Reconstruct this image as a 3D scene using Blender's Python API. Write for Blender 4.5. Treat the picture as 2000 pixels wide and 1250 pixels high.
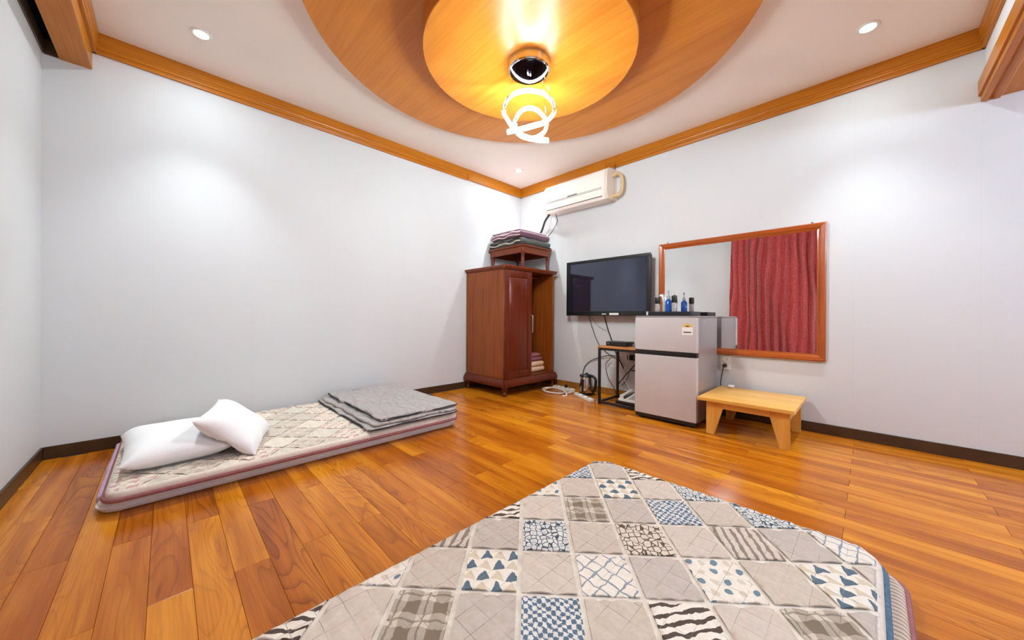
import bpy, bmesh, math, random
from mathutils import Vector, Matrix, noise

for o in list(bpy.data.objects): bpy.data.objects.remove(o)
SC = bpy.context.scene
COL = SC.collection
PI = math.pi
random.seed(7)

# ------------------------------------------------------------------ camera
F_PX, CX, CY = 687.1423, 999.2344, 618.3913
YAW, PIT, ROL = 0.7945471, 0.0019138, 0.0061249
CAM = Vector((-3.446493, -3.345777, 0.85))
cam = bpy.data.cameras.new('camera'); cam_o = bpy.data.objects.new('camera', cam); COL.objects.link(cam_o)
cam.sensor_width = 36.0; cam.lens = F_PX / 2000 * 36
cam.shift_x = (1000 - CX) / 2000; cam.shift_y = -(625 - CY) / 2000
cam.clip_start = 0.02; cam.clip_end = 60
Fh = Vector((math.cos(YAW), math.sin(YAW), 0)); R0 = Vector((math.sin(YAW), -math.cos(YAW), 0)); Zv = Vector((0, 0, 1))
Fw = math.cos(PIT) * Fh - math.sin(PIT) * Zv; U0 = math.cos(PIT) * Zv + math.sin(PIT) * Fh
R2 = math.cos(ROL) * R0 + math.sin(ROL) * U0; U2 = math.cos(ROL) * U0 - math.sin(ROL) * R0
mw = Matrix((( R2.x, U2.x, -Fw.x, CAM.x), (R2.y, U2.y, -Fw.y, CAM.y), (R2.z, U2.z, -Fw.z, CAM.z), (0, 0, 0, 1)))
cam_o.matrix_world = mw
SC.camera = cam_o

# ------------------------------------------------------------------ world, exposure
w = bpy.data.worlds.new('world'); SC.world = w; w.use_nodes = True
w.node_tree.nodes['Background'].inputs[0].default_value = (.75, .8, 1, 1)
w.node_tree.nodes['Background'].inputs[1].default_value = 0.3
vs = SC.view_settings
vs.view_transform = 'Standard'; vs.look = 'None'; vs.gamma = 1.0; vs.use_curve_mapping = False
vs.exposure = 1.27
PENDANT_EMIT = 108.0
DOWN_WATT = 36.0
ENTRY_EMIT = 95.0
LAMP_COL = (0.81, 0.955, 1.0)

# room numbers (metres): corner of the two far walls at the origin
H = 2.57           # ceiling
XL = -3.962        # left wall
YH = -3.815        # header face
YF = -5.7          # wall behind the camera
CXY = (-1.888, -1.896)

# ------------------------------------------------------------------ helpers
def lin(c):
    return tuple((v / 255 / 12.92) if v / 255 <= .04045 else ((v / 255 + .055) / 1.055) ** 2.4 for v in c)

def empty(name, loc):
    o = bpy.data.objects.new(name, None); o.empty_display_size = .05; COL.objects.link(o); o.location = loc
    return o

def tag(o, label, cat, group=None):
    o['label'] = label; o['category'] = cat
    if group: o['group'] = group
    return o

def thing(name, label, cat, loc, group=None):
    return tag(empty(name, loc), label, cat, group)

class M:
    """collects shapes (world coordinates) in one bmesh"""
    def __init__(s): s.bm = bmesh.new()
    def box(s, x0, x1, y0, y1, z0, z1, bev=0.0, seg=2, mat=None):
        vs_ = [s.bm.verts.new((x, y, z)) for x in (x0, x1) for y in (y0, y1) for z in (z0, z1)]
        q = [(0, 1, 3, 2), (4, 6, 7, 5), (0, 4, 5, 1), (2, 3, 7, 6), (0, 2, 6, 4), (1, 5, 7, 3)]
        fs = [s.bm.faces.new([vs_[i] for i in f]) for f in q]
        if mat is not None: bmesh.ops.transform(s.bm, matrix=mat, verts=vs_)
        if bev > 0:
            es = list({e for f in fs for e in f.edges})
            bmesh.ops.bevel(s.bm, geom=es, offset=bev, segments=seg, profile=.7, affect='EDGES', clamp_overlap=True)
        return s
    def prism(s, poly, fn, a, b):
        """poly: 2d points, fn(u,v,t)->xyz, extruded t from a to b"""
        A = [s.bm.verts.new(fn(u, v, a)) for u, v in poly]; Bv = [s.bm.verts.new(fn(u, v, b)) for u, v in poly]
        n = len(poly)
        s.bm.faces.new(A); s.bm.faces.new(Bv[::-1])
        for i in range(n): s.bm.faces.new((A[i], Bv[i], Bv[(i + 1) % n], A[(i + 1) % n]))
        return s
    def lathe(s, prof, c, seg=24, mat=None):
        """prof: (r,z) bottom to top; axis z through c"""
        rings = []; allv = []
        for r, z in prof:
            if r < 1e-6: rings.append([s.bm.verts.new((c[0], c[1], c[2] + z))])
            else: rings.append([s.bm.verts.new((c[0] + r * math.cos(2 * PI * k / seg), c[1] + r * math.sin(2 * PI * k / seg), c[2] + z)) for k in range(seg)])
            allv += rings[-1]
        for a, b in zip(rings, rings[1:]):
            for k in range(seg):
                k2 = (k + 1) % seg
                if len(a) == 1 and len(b) == 1: continue
                if len(a) == 1: s.bm.faces.new((a[0], b[k], b[k2])) if False else s.bm.faces.new((a[0], b[k2], b[k]))
                elif len(b) == 1: s.bm.faces.new((a[k], a[k2], b[0]))
                else: s.bm.faces.new((a[k], a[k2], b[k2], b[k]))
        if len(rings[0]) > 1: s.bm.faces.new(rings[0][::-1])
        if len(rings[-1]) > 1: s.bm.faces.new(rings[-1])
        if mat is not None: bmesh.ops.transform(s.bm, matrix=mat, verts=allv)
        return s
    def tube(s, pts, r, seg=8, closed=False, flat=1.0, up=None):
        pts = [Vector(p) for p in pts]; n = len(pts); rings = []
        prev = None
        for i, p in enumerate(pts):
            if closed: t = pts[(i + 1) % n] - pts[i - 1]
            else: t = pts[min(i + 1, n - 1)] - pts[max(i - 1, 0)]
            t.normalize()
            if up is not None: nn = Vector(up)
            elif prev is None: nn = Vector((0, 0, 1)) if abs(t.z) < .9 else Vector((1, 0, 0))
            else: nn = prev
            nn = nn - t * nn.dot(t)
            if nn.length < 1e-5: nn = Vector((1, 0, 0)) - t * t.x
            nn.normalize(); prev = nn; bb = t.cross(nn)
            rr = r[i] if isinstance(r, (list, tuple)) else r
            rings.append([s.bm.verts.new(p + rr * (math.cos(2 * PI * k / seg) * nn + flat * math.sin(2 * PI * k / seg) * bb)) for k in range(seg)])
        m = n if closed else n - 1
        for i in range(m):
            a, b = rings[i], rings[(i + 1) % n]
            for k in range(seg): s.bm.faces.new((a[k], a[(k + 1) % seg], b[(k + 1) % seg], b[k]))
        if not closed:
            s.bm.faces.new(rings[0][::-1]); s.bm.faces.new(rings[-1])
        return s
    def obj(s, name, mat, parent=None, smooth=True, angle=38):
        me = bpy.data.meshes.new(name)
        bmesh.ops.recalc_face_normals(s.bm, faces=s.bm.faces)
        if parent is not None and parent.type == 'EMPTY' or parent is not None:
            wl = wloc(parent); bmesh.ops.translate(s.bm, verts=s.bm.verts, vec=-wl)
        s.bm.to_mesh(me); s.bm.free()
        if smooth:
            for p in me.polygons: p.use_smooth = True
            me.set_sharp_from_angle(angle=math.radians(angle))
        me.materials.append(mat)
        o = bpy.data.objects.new(name, me); COL.objects.link(o)
        if parent is not None: o.parent = parent
        return o

def wloc(o):
    v = Vector((0, 0, 0))
    while o is not None: v = v + Vector(o.location); o = o.parent
    return v

def based(m, loc):
    """shift a mesh so that its own object sits at loc (for top-level single-mesh things)"""
    return m

def solo(m, name, mat, label, cat, loc, group=None, **k):
    """a top-level thing that is one mesh, origin at loc"""
    bmesh.ops.translate(m.bm, verts=m.bm.verts, vec=-Vector(loc))
    o = m.obj(name, mat, None, **k); o.location = loc
    return tag(o, label, cat, group)

def struct(m, name, mat, **k):
    o = m.obj(name, mat, None, **k); o['kind'] = 'structure'
    return o

def smooth_path(pts, n=8, closed=False):
    """Catmull-Rom"""
    P = [Vector(p) for p in pts]; out = []; N = len(P)
    rng = range(N) if closed else range(N - 1)
    for i in rng:
        p0 = P[i - 1] if (closed or i > 0) else P[0]; p1 = P[i]; p2 = P[(i + 1) % N]
        p3 = P[(i + 2) % N] if (closed or i + 2 < N) else P[-1]
        for k in range(n):
            t = k / n
            out.append(.5 * ((2 * p1) + (-p0 + p2) * t + (2 * p0 - 5 * p1 + 4 * p2 - p3) * t * t + (-p0 + 3 * p1 - 3 * p2 + p3) * t ** 3))
    if not closed: out.append(P[-1])
    return out

# ------------------------------------------------------------------ materials
class NT:
    def __init__(s, name):
        s.m = bpy.data.materials.new(name); s.m.use_nodes = True; s.t = s.m.node_tree; s.n = s.t.nodes
        s.b = s.n['Principled BSDF']
    def add(s, typ, **k):
        n = s.n.new(typ)
        for a, v in k.items():
            if a == 'ins':
                for i, x in v.items(): s.put(n.inputs[i], x)
            else: setattr(n, a, v)
        return n
    def put(s, sock, x):
        if isinstance(x, bpy.types.NodeSocket): s.t.links.new(x, sock)
        else:
            if hasattr(sock.default_value, '__len__') and len(sock.default_value) == 4 and len(x) == 3: x = (*x, 1)
            sock.default_value = x
    def math(s, op, a, b=0.0, c=0.0, clamp=False):
        n = s.add('ShaderNodeMath', operation=op, use_clamp=clamp)
        for i, x in enumerate((a, b, c)):
            if i < len(n.inputs): s.put(n.inputs[i], x)
        return n.outputs[0]
    def mix(s, f, a, b, mode='MIX'):
        n = s.add('ShaderNodeMix', data_type='RGBA', blend_type=mode)
        s.put(n.inputs[0], f); s.put(n.inputs[6], a); s.put(n.inputs[7], b)
        return n.outputs[2]
    def ramp(s, f, stops, interp='LINEAR'):
        n = s.add('ShaderNodeValToRGB'); cr = n.color_ramp; cr.interpolation = interp
        while len(cr.elements) < len(stops): cr.elements.new(.5)
        for e, (p, c) in zip(cr.elements, stops): e.position = p; e.color = (*c, 1) if len(c) == 3 else c
        s.put(n.inputs[0], f); return n.outputs[0]
    def coord(s, out='Object'): return s.add('ShaderNodeTexCoord').outputs[out]
    def mapping(s, v, scale=(1, 1, 1), loc=(0, 0, 0), rot=(0, 0, 0)):
        n = s.add('ShaderNodeMapping'); s.put(n.inputs[0], v)
        n.inputs['Scale'].default_value = scale; s.put(n.inputs['Location'], loc); n.inputs['Rotation'].default_value = rot
        return n.outputs[0]
    def noise(s, v, scale=5, detail=3, rough=.5, dist=0):
        n = s.add('ShaderNodeTexNoise'); s.put(n.inputs['Vector'], v)
        n.inputs['Scale'].default_value = scale; n.inputs['Detail'].default_value = detail
        n.inputs['Roughness'].default_value = rough; n.inputs['Distortion'].default_value = dist
        return n.outputs[0]
    def bump(s, h, strength=.3, dist=.01):
        n = s.add('ShaderNodeBump'); n.inputs['Strength'].default_value = strength; n.inputs['Distance'].default_value = dist
        s.put(n.inputs['Height'], h); s.t.links.new(n.outputs[0], s.b.inputs['Normal'])
    def set(s, **k):
        nm = {'col': 'Base Color', 'rough': 'Roughness', 'metal': 'Metallic', 'spec': 'Specular IOR Level', 'ior': 'IOR', 'trans': 'Transmission Weight',
              'coat': 'Coat Weight', 'coatr': 'Coat Roughness', 'sheen': 'Sheen Weight', 'emit': 'Emission Color', 'emits': 'Emission Strength', 'alpha': 'Alpha', 'tint': 'Specular Tint', 'aniso': 'Anisotropic'}
        for a, v in k.items(): s.put(s.b.inputs[nm[a]], v)
        return s.m

def plain(name, c, rough=.5, metal=0.0, spec=.5, vary=.06, scale=30, bump=0.0, **k):
    t = NT(name); cl = lin(c)
    nz = t.noise(t.coord(), scale, 3)
    d = tuple(max(0, v * (1 - vary * 2)) for v in cl); l = tuple(min(1, v * (1 + vary)) for v in cl)
    t.set(col=t.ramp(nz, [(.3, d), (.7, l)]), rough=rough, metal=metal, spec=spec, **k)
    if bump: t.bump(nz, bump, .004)
    return t.m

def wood(name, c_dark, c_mid, c_light, axis='Y', scale=1.0, rough=.35, coat=0.0, ring=9, rnd=True, line=.5, stretch=.09, coatr=.1):
    t = NT(name); v = t.coord()
    if rnd:
        oi = t.add('ShaderNodeObjectInfo').outputs['Random']
        off = t.add('ShaderNodeCombineXYZ', ins={0: t.math('MULTIPLY', oi, 37.0), 1: t.math('MULTIPLY', oi, 91.0), 2: t.math('MULTIPLY', oi, 13.0)}).outputs[0]
    else: off = (0, 0, 0)
    sc = {'X': (stretch, 1, 1), 'Y': (1, stretch, 1), 'Z': (1, 1, stretch)}[axis]
    sc = tuple(a * scale for a in sc)
    mv = t.mapping(v, sc, off)
    n1 = t.noise(mv, 7, 4, .55, 1.2)
    wv = t.add('ShaderNodeTexWave', wave_type='RINGS', rings_direction={'X': 'X', 'Y': 'Y', 'Z': 'Z'}[axis])
    t.put(wv.inputs['Vector'], mv); wv.inputs['Scale'].default_value = ring; wv.inputs['Distortion'].default_value = 7; wv.inputs['Detail'].default_value = 2
    wv.inputs['Detail Scale'].default_value = 1.2
    sc2 = {'X': (.02, 1, 1), 'Y': (1, .02, 1), 'Z': (1, 1, .02)}[axis]
    fine = t.noise(t.mapping(v, tuple(a * scale for a in sc2), off), 160, 2, .6)
    base = t.ramp(n1, [(.28, lin(c_mid)), (.5, lin(c_light)), (.72, lin(c_mid))])
    veins = t.ramp(wv.outputs[0], [(0, (1, 1, 1)), (.12, (.45, .45, .45)), (.3, (0, 0, 0)), (1, (0, 0, 0))])
    base = t.mix(t.math('MULTIPLY', veins, line), base, lin(c_dark))
    base = t.mix(t.math('MULTIPLY', t.math('SUBTRACT', fine, .35, clamp=True), .55), base, lin(c_dark))
    if rnd:
        hs = t.add('ShaderNodeHueSaturation'); t.put(hs.inputs['Color'], base)
        t.put(hs.inputs['Value'], t.math('ADD', t.math('MULTIPLY', oi, .34), .82)); t.put(hs.inputs['Hue'], t.math('ADD', t.math('MULTIPLY', oi, .012), .494))
        base = hs.outputs[0]
    t.set(col=base, rough=rough, coat=coat, coatr=coatr, spec=.3)
    t.bump(fine, .08, .002)
    return t.m

def wallpaper(axis, off):
    t = NT('wallpaper_' + axis); v = t.coord(); sep = t.add('ShaderNodeSeparateXYZ'); t.put(sep.inputs[0], v)
    a = sep.outputs[0 if axis == 'x' else 1]
    fr = t.math('FRACT', t.math('DIVIDE', t.math('ADD', a, 40 + off), .54))
    d = t.math('ABSOLUTE', t.math('SUBTRACT', fr, .5))
    seam = t.math('GREATER_THAN', d, .4972)
    nz = t.noise(v, 1.3, 3)
    fine = t.noise(v, 260, 2)
    base = t.ramp(nz, [(.3, lin((207, 206, 206))), (.7, lin((211, 210, 210)))])
    # scuffs low on the wall
    sc = t.noise(t.mapping(v, (1, 1, 6)), 4, 5, .65)
    low = t.math('MULTIPLY', t.math('LESS_THAN', sep.outputs[2], .32), t.math('GREATER_THAN', sc, .66))
    base = t.mix(t.math('MULTIPLY', low, .10), base, lin((190, 178, 174)))
    base = t.mix(t.math('MULTIPLY', seam, .12), base, lin((186, 180, 182)))
    t.set(col=base, rough=.62, spec=.3)
    t.bump(fine, .06, .002)
    return t.m

MAT = {}
def floor_wood():
    t = NT('floor_wood'); v = t.coord(); oi = t.add('ShaderNodeObjectInfo').outputs['Random']
    off = t.add('ShaderNodeCombineXYZ', ins={0: t.math('MULTIPLY', oi, 37.0), 1: t.math('MULTIPLY', oi, 91.0), 2: t.math('MULTIPLY', oi, 13.0)}).outputs[0]
    mv = t.mapping(v, (1, .13, 1), off)
    big = t.noise(mv, 9, 1.2, .45, .25)
    con = t.math('FRACT', t.math('MULTIPLY', big, 17.0))
    vein = t.ramp(con, [(0, (1, 1, 1)), (.10, (.55, .55, .55)), (.32, (.12, .12, .12)), (.6, (0, 0, 0)), (.93, (0, 0, 0)), (1, (1, 1, 1))])
    fine = t.noise(t.mapping(v, (1, .018, 1), off), 190, 2, .6)
    tone = t.noise(t.mapping(v, (1, .1, 1), off), 13, 2, .5)
    base = t.ramp(tone, [(.3, lin((164, 88, 10))), (.5, lin((192, 110, 16))), (.7, lin((212, 134, 30)))])
    strong = t.ramp(t.noise(mv, 5, 1), [(.40, (.06, .06, .06)), (.66, (.62, .62, .62))])
    base = t.mix(t.math('MULTIPLY', vein, strong), base, lin((104, 48, 12)))
    base = t.mix(t.math('MULTIPLY', t.math('SUBTRACT', fine, .42, clamp=True), .8), base, lin((110, 52, 14)))
    hs = t.add('ShaderNodeHueSaturation'); t.put(hs.inputs['Color'], base)
    t.put(hs.inputs['Value'], t.math('ADD', t.math('MULTIPLY', oi, .36), .84)); t.put(hs.inputs['Hue'], t.math('ADD', t.math('MULTIPLY', oi, .012), .494))
    t.set(col=hs.outputs[0], rough=.21, spec=.24); t.bump(fine, .05, .001)
    return t.m
MAT['floor'] = floor_wood()
MAT['floor_base'] = plain('floor_seam', (92, 52, 26), .5)
MAT['trim'] = wood('trim_oak', (130, 68, 6), (178, 102, 12), (192, 116, 22), 'Y', 1.4, .35, 0, rnd=False, line=.2)
MAT['trimx'] = wood('trim_oak_long', (130, 68, 6), (178, 102, 12), (192, 116, 22), 'X', 1.4, .35, 0, rnd=False, line=.2)
MAT['disc'] = wood('disc_veneer', (152, 80, 14), (194, 114, 28), (210, 132, 44), 'Y', 1.0, .30, .0, rnd=False, line=.12, stretch=.05)
MAT['cherry'] = wood('cherry_wood', (72, 28, 6), (126, 58, 14), (148, 76, 24), 'Z', 1.3, .32, .05, rnd=False, line=.25)
MAT['cherryx'] = wood('cherry_wood_x', (62, 22, 6), (108, 44, 14), (128, 56, 20), 'X', 1.3, .32, .05, rnd=False, line=.25)
MAT['mahog'] = wood('mahogany_door', (50, 14, 5), (90, 30, 10), (108, 40, 14), 'Z', 1.3, .3, .1, rnd=False, line=.2)
MAT['frame_y'] = wood('mirror_frame_y', (110, 40, 12), (160, 74, 24), (176, 88, 34), 'Y', 1.5, .25, .35, rnd=False, line=.15)
MAT['frame_z'] = wood('mirror_frame_z', (110, 40, 12), (160, 74, 24), (176, 88, 34), 'Z', 1.5, .25, .35, rnd=False, line=.15)
MAT['pine'] = wood('pine', (186, 112, 34), (226, 160, 66), (238, 182, 92), 'Y', 1.2, .35, .15, rnd=False, line=.22, ring=5)
MAT['pinez'] = wood('pine_upright', (176, 102, 30), (216, 148, 58), (230, 168, 78), 'Z', 1.2, .38, .1, rnd=False, line=.2, ring=5)
MAT['tabletop'] = wood('table_veneer', (140, 78, 36), (186, 118, 64), (200, 134, 80), 'Y', 1.5, .4, 0, rnd=False, line=.2)
MAT['wx'] = wallpaper('x', 1.309); MAT['wy'] = wallpaper('y', 2.145)
MAT['white'] = plain('white_paint', (226, 222, 220), .6, vary=.01, scale=2)
MAT['ceil'] = plain('ceiling_paint', (240, 228, 218), .65, vary=.015, scale=1.5)
MAT['bb'] = plain('baseboard_brown', (66, 44, 24), .38, vary=.12, scale=14)
MAT['bbw'] = plain('baseboard_ochre', (160, 104, 36), .45, vary=.12, scale=14)
MAT['black'] = plain('black_plastic', (16, 16, 17), .38, vary=.05)
MAT['blackm'] = plain('black_metal', (18, 17, 18), .42, vary=.05)
MAT['void'] = plain('slot_shade_black', (10, 8, 7), .9, vary=.02)  # near-black, stands in for the shade deep in the curtain slot
MAT['brown'] = plain('slot_brown', (96, 76, 58), .6, vary=.06)
MAT['chrome'] = plain('chrome', (206, 204, 202), .08, 1.0, vary=.01)
MAT['blackglass'] = plain('dark_mirror_plate', (70, 74, 88), .05, 1.0, vary=.01)
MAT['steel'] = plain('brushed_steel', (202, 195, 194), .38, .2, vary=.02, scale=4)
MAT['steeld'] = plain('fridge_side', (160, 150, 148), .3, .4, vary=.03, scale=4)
MAT['kettle'] = plain('kettle_steel', (206, 200, 192), .2, 1.0, vary=.02)
MAT['ac'] = plain('aged_white_plastic', (238, 228, 218), .4, vary=.012, scale=6)
MAT['acside'] = plain('aged_plastic_side', (222, 206, 190), .45, vary=.02, scale=6)
MAT['cream'] = plain('cream_tape', (214, 180, 132), .6, vary=.08, scale=40)
MAT['grey'] = plain('grey_print', (120, 116, 112), .6, vary=.05)
MAT['offwhite'] = plain('white_plastic', (232, 228, 220), .4, vary=.02)
MAT['gold'] = plain('gold_print', (226, 184, 66), .4, vary=.05)
MAT['ink'] = plain('dark_print', (70, 66, 44), .6, vary=.05)
MAT['wcotton'] = plain('white_cotton', (240, 239, 239), .85, vary=.012, scale=120, bump=.05, sheen=.1)
MAT['cream_fab'] = plain('cream_fabric', (222, 208, 190), .9, vary=.05, scale=160, bump=.15)
MAT['white_fab'] = plain('white_fabric', (224, 214, 206), .9, vary=.05, scale=160, bump=.15)
MAT['pinkpipe'] = plain('rose_binding', (150, 92, 92), .8, vary=.1, scale=90, bump=.1)
MAT['bluepipe'] = plain('blue_binding', (84, 112, 134), .85, vary=.16, scale=90, bump=.15)
MAT['lilac'] = plain('lilac_fabric', (204, 172, 198), .85, vary=.08, scale=60, bump=.1)
MAT['dkpipe'] = plain('dark_piping', (40, 36, 38), .85, vary=.1, scale=60)
MAT['purple'] = plain('plum_blanket', (112, 66, 84), .9, vary=.14, scale=140, bump=.3, sheen=.3)
MAT['pinkl'] = plain('pale_pink_blanket', (226, 200, 204), .9, vary=.06, scale=140, bump=.3)
MAT['greyb'] = plain('grey_green_blanket', (98, 100, 94), .9, vary=.1, scale=140, bump=.3)
MAT['plumfold'] = plain('rose_plum_cloth', (142, 82, 86), .9, vary=.06, scale=90, bump=.1)
MAT['peach'] = plain('peach_cloth', (226, 186, 150), .9, vary=.05, scale=90, bump=.1)
MAT['blueliq'] = plain('blue_liquid_bottle', (18, 104, 206), .12, 0, vary=.04, trans=.35, spec=.6)
MAT['clearp'] = plain('clear_pump', (214, 224, 230), .15, 0, vary=.02, trans=.6)
MAT['bglass'] = plain('clear_bottle', (206, 196, 188), .12, 0, vary=.06, trans=.4)
MAT['wire_w'] = plain('white_cord', (226, 214, 202), .5, vary=.04)

def quilted(name, c, sc=60):
    t = NT(name); v = t.coord(); n = t.noise(v, sc, 4, .6); f = t.noise(v, 700, 2)
    cl = lin(c); t.set(col=t.ramp(n, [(.3, tuple(x * .9 for x in cl)), (.7, tuple(min(1, x * 1.06) for x in cl))]), rough=.9, spec=.2)
    t.bump(t.math('ADD', n, f), .18, .004); return t.m

# grey linen blanket with crinkles
def crinkle(name, c):
    t = NT(name); v = t.coord()
    vo = t.add('ShaderNodeTexVoronoi', feature='DISTANCE_TO_EDGE'); t.put(vo.inputs['Vector'], t.mapping(v, (1, .5, 1))); vo.inputs['Scale'].default_value = 14
    n = t.noise(v, 40, 4, .6)
    cl = lin(c)
    t.set(col=t.ramp(n, [(.3, tuple(x * .86 for x in cl)), (.7, tuple(min(1, x * 1.08) for x in cl))]), rough=.95, spec=.15, sheen=.2)
    t.bump(t.math('ADD', t.math('MULTIPLY', t.math('MINIMUM', vo.outputs[0], .12), 6.0), n), .8, .012); return t.m
MAT['linen'] = crinkle('grey_linen', (176, 168, 164))

# mirror glass
tm = NT('mirror_glass'); tm.set(col=(.92, .925, .92), metal=1.0, rough=.005); MAT['mirror'] = tm.m
# tv screen: dark glass with a bluish coating
ts = NT('tv_screen'); ts.set(col=(.012, .013, .022), rough=.05, ior=1.95, tint=(.68, .75, 1.0)); MAT['screen'] = ts.m
# emitters
def emitter(name, col, s):
    t = NT(name); t.set(col=(.9, .9, .9), emit=col, emits=s); return t.m
MAT['led'] = emitter('led_strip', LAMP_COL, PENDANT_EMIT)
MAT['lens'] = emitter('downlight_lens', LAMP_COL, 175)
MAT['entry'] = emitter('entry_lamp_glass', (.62, .77, 1.0), ENTRY_EMIT)
# red curtain
tc = NT('red_curtain'); v = tc.coord()
n1 = tc.noise(tc.mapping(v, (1, 1, .35)), 90, 4, .7)
tc.set(col=tc.ramp(n1, [(.35, lin((150, 34, 38))), (.5, lin((180, 52, 52))), (.68, lin((208, 92, 84)))]), rough=.7, sheen=.4)
tc.bump(n1, .3, .003); MAT['curtain'] = tc.m
MAT['glass_dark'] = plain('night_glass', (20, 24, 30), .05, vary=.02)

# ------------------------------------------------------------------ room shell
fl = M().box(XL - .1, .1, YF - .1, .1, -.1, -.012)
floor = struct(fl, 'floor', MAT['floor_base'])
PW, PL = .1, .93
def plank_mesh(w_, l_, name):
    m = M().box(0, w_, 0, l_, -.0125, 0, .0009, 1)
    me = bpy.data.meshes.new(name); bmesh.ops.recalc_face_normals(m.bm, faces=m.bm.faces); m.bm.to_mesh(me); m.bm.free(); me.materials.append(MAT['floor']); return me
PM = {}
x = -3.5835 - .4
col = 0
YEND = -4.75
while x < -.002:
    x0, x1 = max(x, XL), min(x + PW, 0)
    if x1 - x0 > .02:
        y = -1.415 + PL * 2 if col % 2 == 0 else -1.88 + PL * 3
        while y > YEND:
            a, b = min(y, 0), max(y - PL, YEND)
            if a - b > .03:
                key = (round(x1 - x0, 3), round(a - b, 3))
                if key not in PM: PM[key] = plank_mesh(key[0] - .0007, key[1] - .0009, 'plank')
                o = bpy.data.objects.new('plank', PM[key]); COL.objects.link(o); o.location = (x0, b, 0); o.parent = floor
            y -= PL
    x += PW; col += 1
struct(M().box(XL, 0, YF, YEND - .001, -.012, 0), 'floor_entry', MAT['tabletop'])

struct(M().box(XL - .1, .1, YF - .1, .1, H, H + .1), 'ceiling', MAT['ceil'])
struct(M().box(XL - .1, .1, 0, .1, -.1, H + .05), 'wall_back', MAT['wx'])
struct(M().box(0, .1, YF - .1, 0, -.1, H + .05), 'wall_right', MAT['wy'])
struct(M().box(XL - .1, XL, YF - .1, 0, -.1, H + .05), 'wall_left', MAT['wy'])
struct(M().box(XL, 0, YF - .1, YF, -.1, H + .05), 'wall_front', MAT['wx'])
# header over the opening to the entry
struct(M().box(XL, 0, YH - .30, YH, 2.15, H), 'wall_header', MAT['white'])
cas = [(YH, 2.262), (YH + .026, 2.262), (YH + .026, 2.172), (YH + .016, 2.172), (YH + .016, 2.138), (YH - .006, 2.132), (YH - .02, 2.146), (YH - .036, 2.132), (YH - .05, 2.132), (YH - .06, 2.142), (YH - .30, 2.142), (YH - .30, 2.16), (YH, 2.16)]
struct(M().prism(cas, lambda u, v, t: (t, u, v), XL, 0), 'trim_6', MAT['trimx'], angle=25)
# baseboards
BH = .074
struct(M().box(-3.952, -.01, -.01, 0, 0, BH, .002, 1), 'baseboard_back', MAT['bb'])
struct(M().box(XL, XL + .01, YF, 0, 0, BH, .002, 1), 'baseboard_left', MAT['bb'])
bbr = M().box(-.01, 0, -.62, 0, 0, BH, .002, 1); bbr.box(-.01, 0, YF, -2.0, 0, BH, .002, 1)
br = struct(bbr, 'baseboard_right', MAT['bb'])
M().box(-.0105, 0, -2.0, -.62, 0, BH - .002, .002, 1).obj('bare_wood_section', MAT['bbw'], br)

# crown mouldings
def crown(z0=2.446, z1=H):
    d = .022
    return [(0, z1), (d + .006, z1), (d + .006, z1 - .062), (d, z1 - .066), (d - .004, z1 - .076), (d + .001, z1 - .082), (d + .001, z1 - .096), (d - .007, z1 - .1), (d - .009, z1 - .108), (d - .004, z1 - .113), (d - .006, z0), (0, z0)]
def crown_plain(z0=2.452, z1=H): return [(0, z1), (.03, z1), (.03, z0 + .004), (.026, z0), (0, z0)]
BX0, BX1 = -3.899, -3.774    # curtain-box beam
struct(M().prism(crown(), lambda u, v, t: (t, -u, v), BX1, -.915), 'trim_1', MAT['trimx'], angle=25)
tr = M().prism(crown_plain(), lambda u, v, t: (t, -u, v), -.915, 0); struct(tr, 'trim_7', MAT['trimx'], angle=25)
tr = M().prism(crown_plain(), lambda u, v, t: (-u, t, v), 0, -1.31); tr.box(-.034, 0, -1.318, -1.306, 2.44, H, .002, 1); struct(tr, 'trim_8', MAT['trim'], angle=25)
struct(M().prism(crown(), lambda u, v, t: (-u, t, v), -1.318, YH), 'trim_2', MAT['trim'], angle=25)
struct(M().prism(crown(), lambda u, v, t: (BX1 + u, t, v), 0, YH), 'trim_3', MAT['trim'], angle=25)
struct(M().prism(crown(), lambda u, v, t: (t, YH + u, v), BX1, 0), 'trim_4', MAT['trimx'], angle=25)
# curtain box beam with an open slot along the left wall
bm_ = struct(M().box(BX0, BX1, YH, 0, 2.341, H, .002, 1), 'trim_5', MAT['trim'])
M().box(XL, XL + .008, YH, 0, 2.352, 2.43).obj('slot_board', MAT['brown'], bm_)
M().box(XL + .008, BX0, -.008, 0, 2.345, 2.43).obj('slot_end', MAT['brown'], bm_)
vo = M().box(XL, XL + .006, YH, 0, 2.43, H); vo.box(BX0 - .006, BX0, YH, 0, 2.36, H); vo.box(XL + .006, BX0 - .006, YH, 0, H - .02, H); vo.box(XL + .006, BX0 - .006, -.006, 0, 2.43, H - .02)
vo.obj('slot_shade', MAT['void'], bm_)  # black sheets inside the slot, its shade put in as colour
M().box(XL + .03, XL + .05, YH + .05, -.05, 2.5, 2.52, .004, 1).obj('curtain_rail', MAT['offwhite'], bm_)

# ------------------------------------------------------------------ round ceiling panels
def disc(r, z0, z1, name, label):
    m = M().lathe([(r - .004, z0), (r, z0 + .004), (r, z1)], (CXY[0], CXY[1], 0), 128)
    o = solo(m, name, MAT['disc'], label, 'ceiling panel', (CXY[0], CXY[1], z1), angle=30)
    return o
disc(1.24, 2.502, H, 'ceiling_disc', 'large round wooden ceiling panel directly under the white ceiling')
disc(.625, 2.372, 2.502, 'ceiling_disc', 'smaller raised round wooden ceiling panel holding the pendant lamp')

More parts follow.
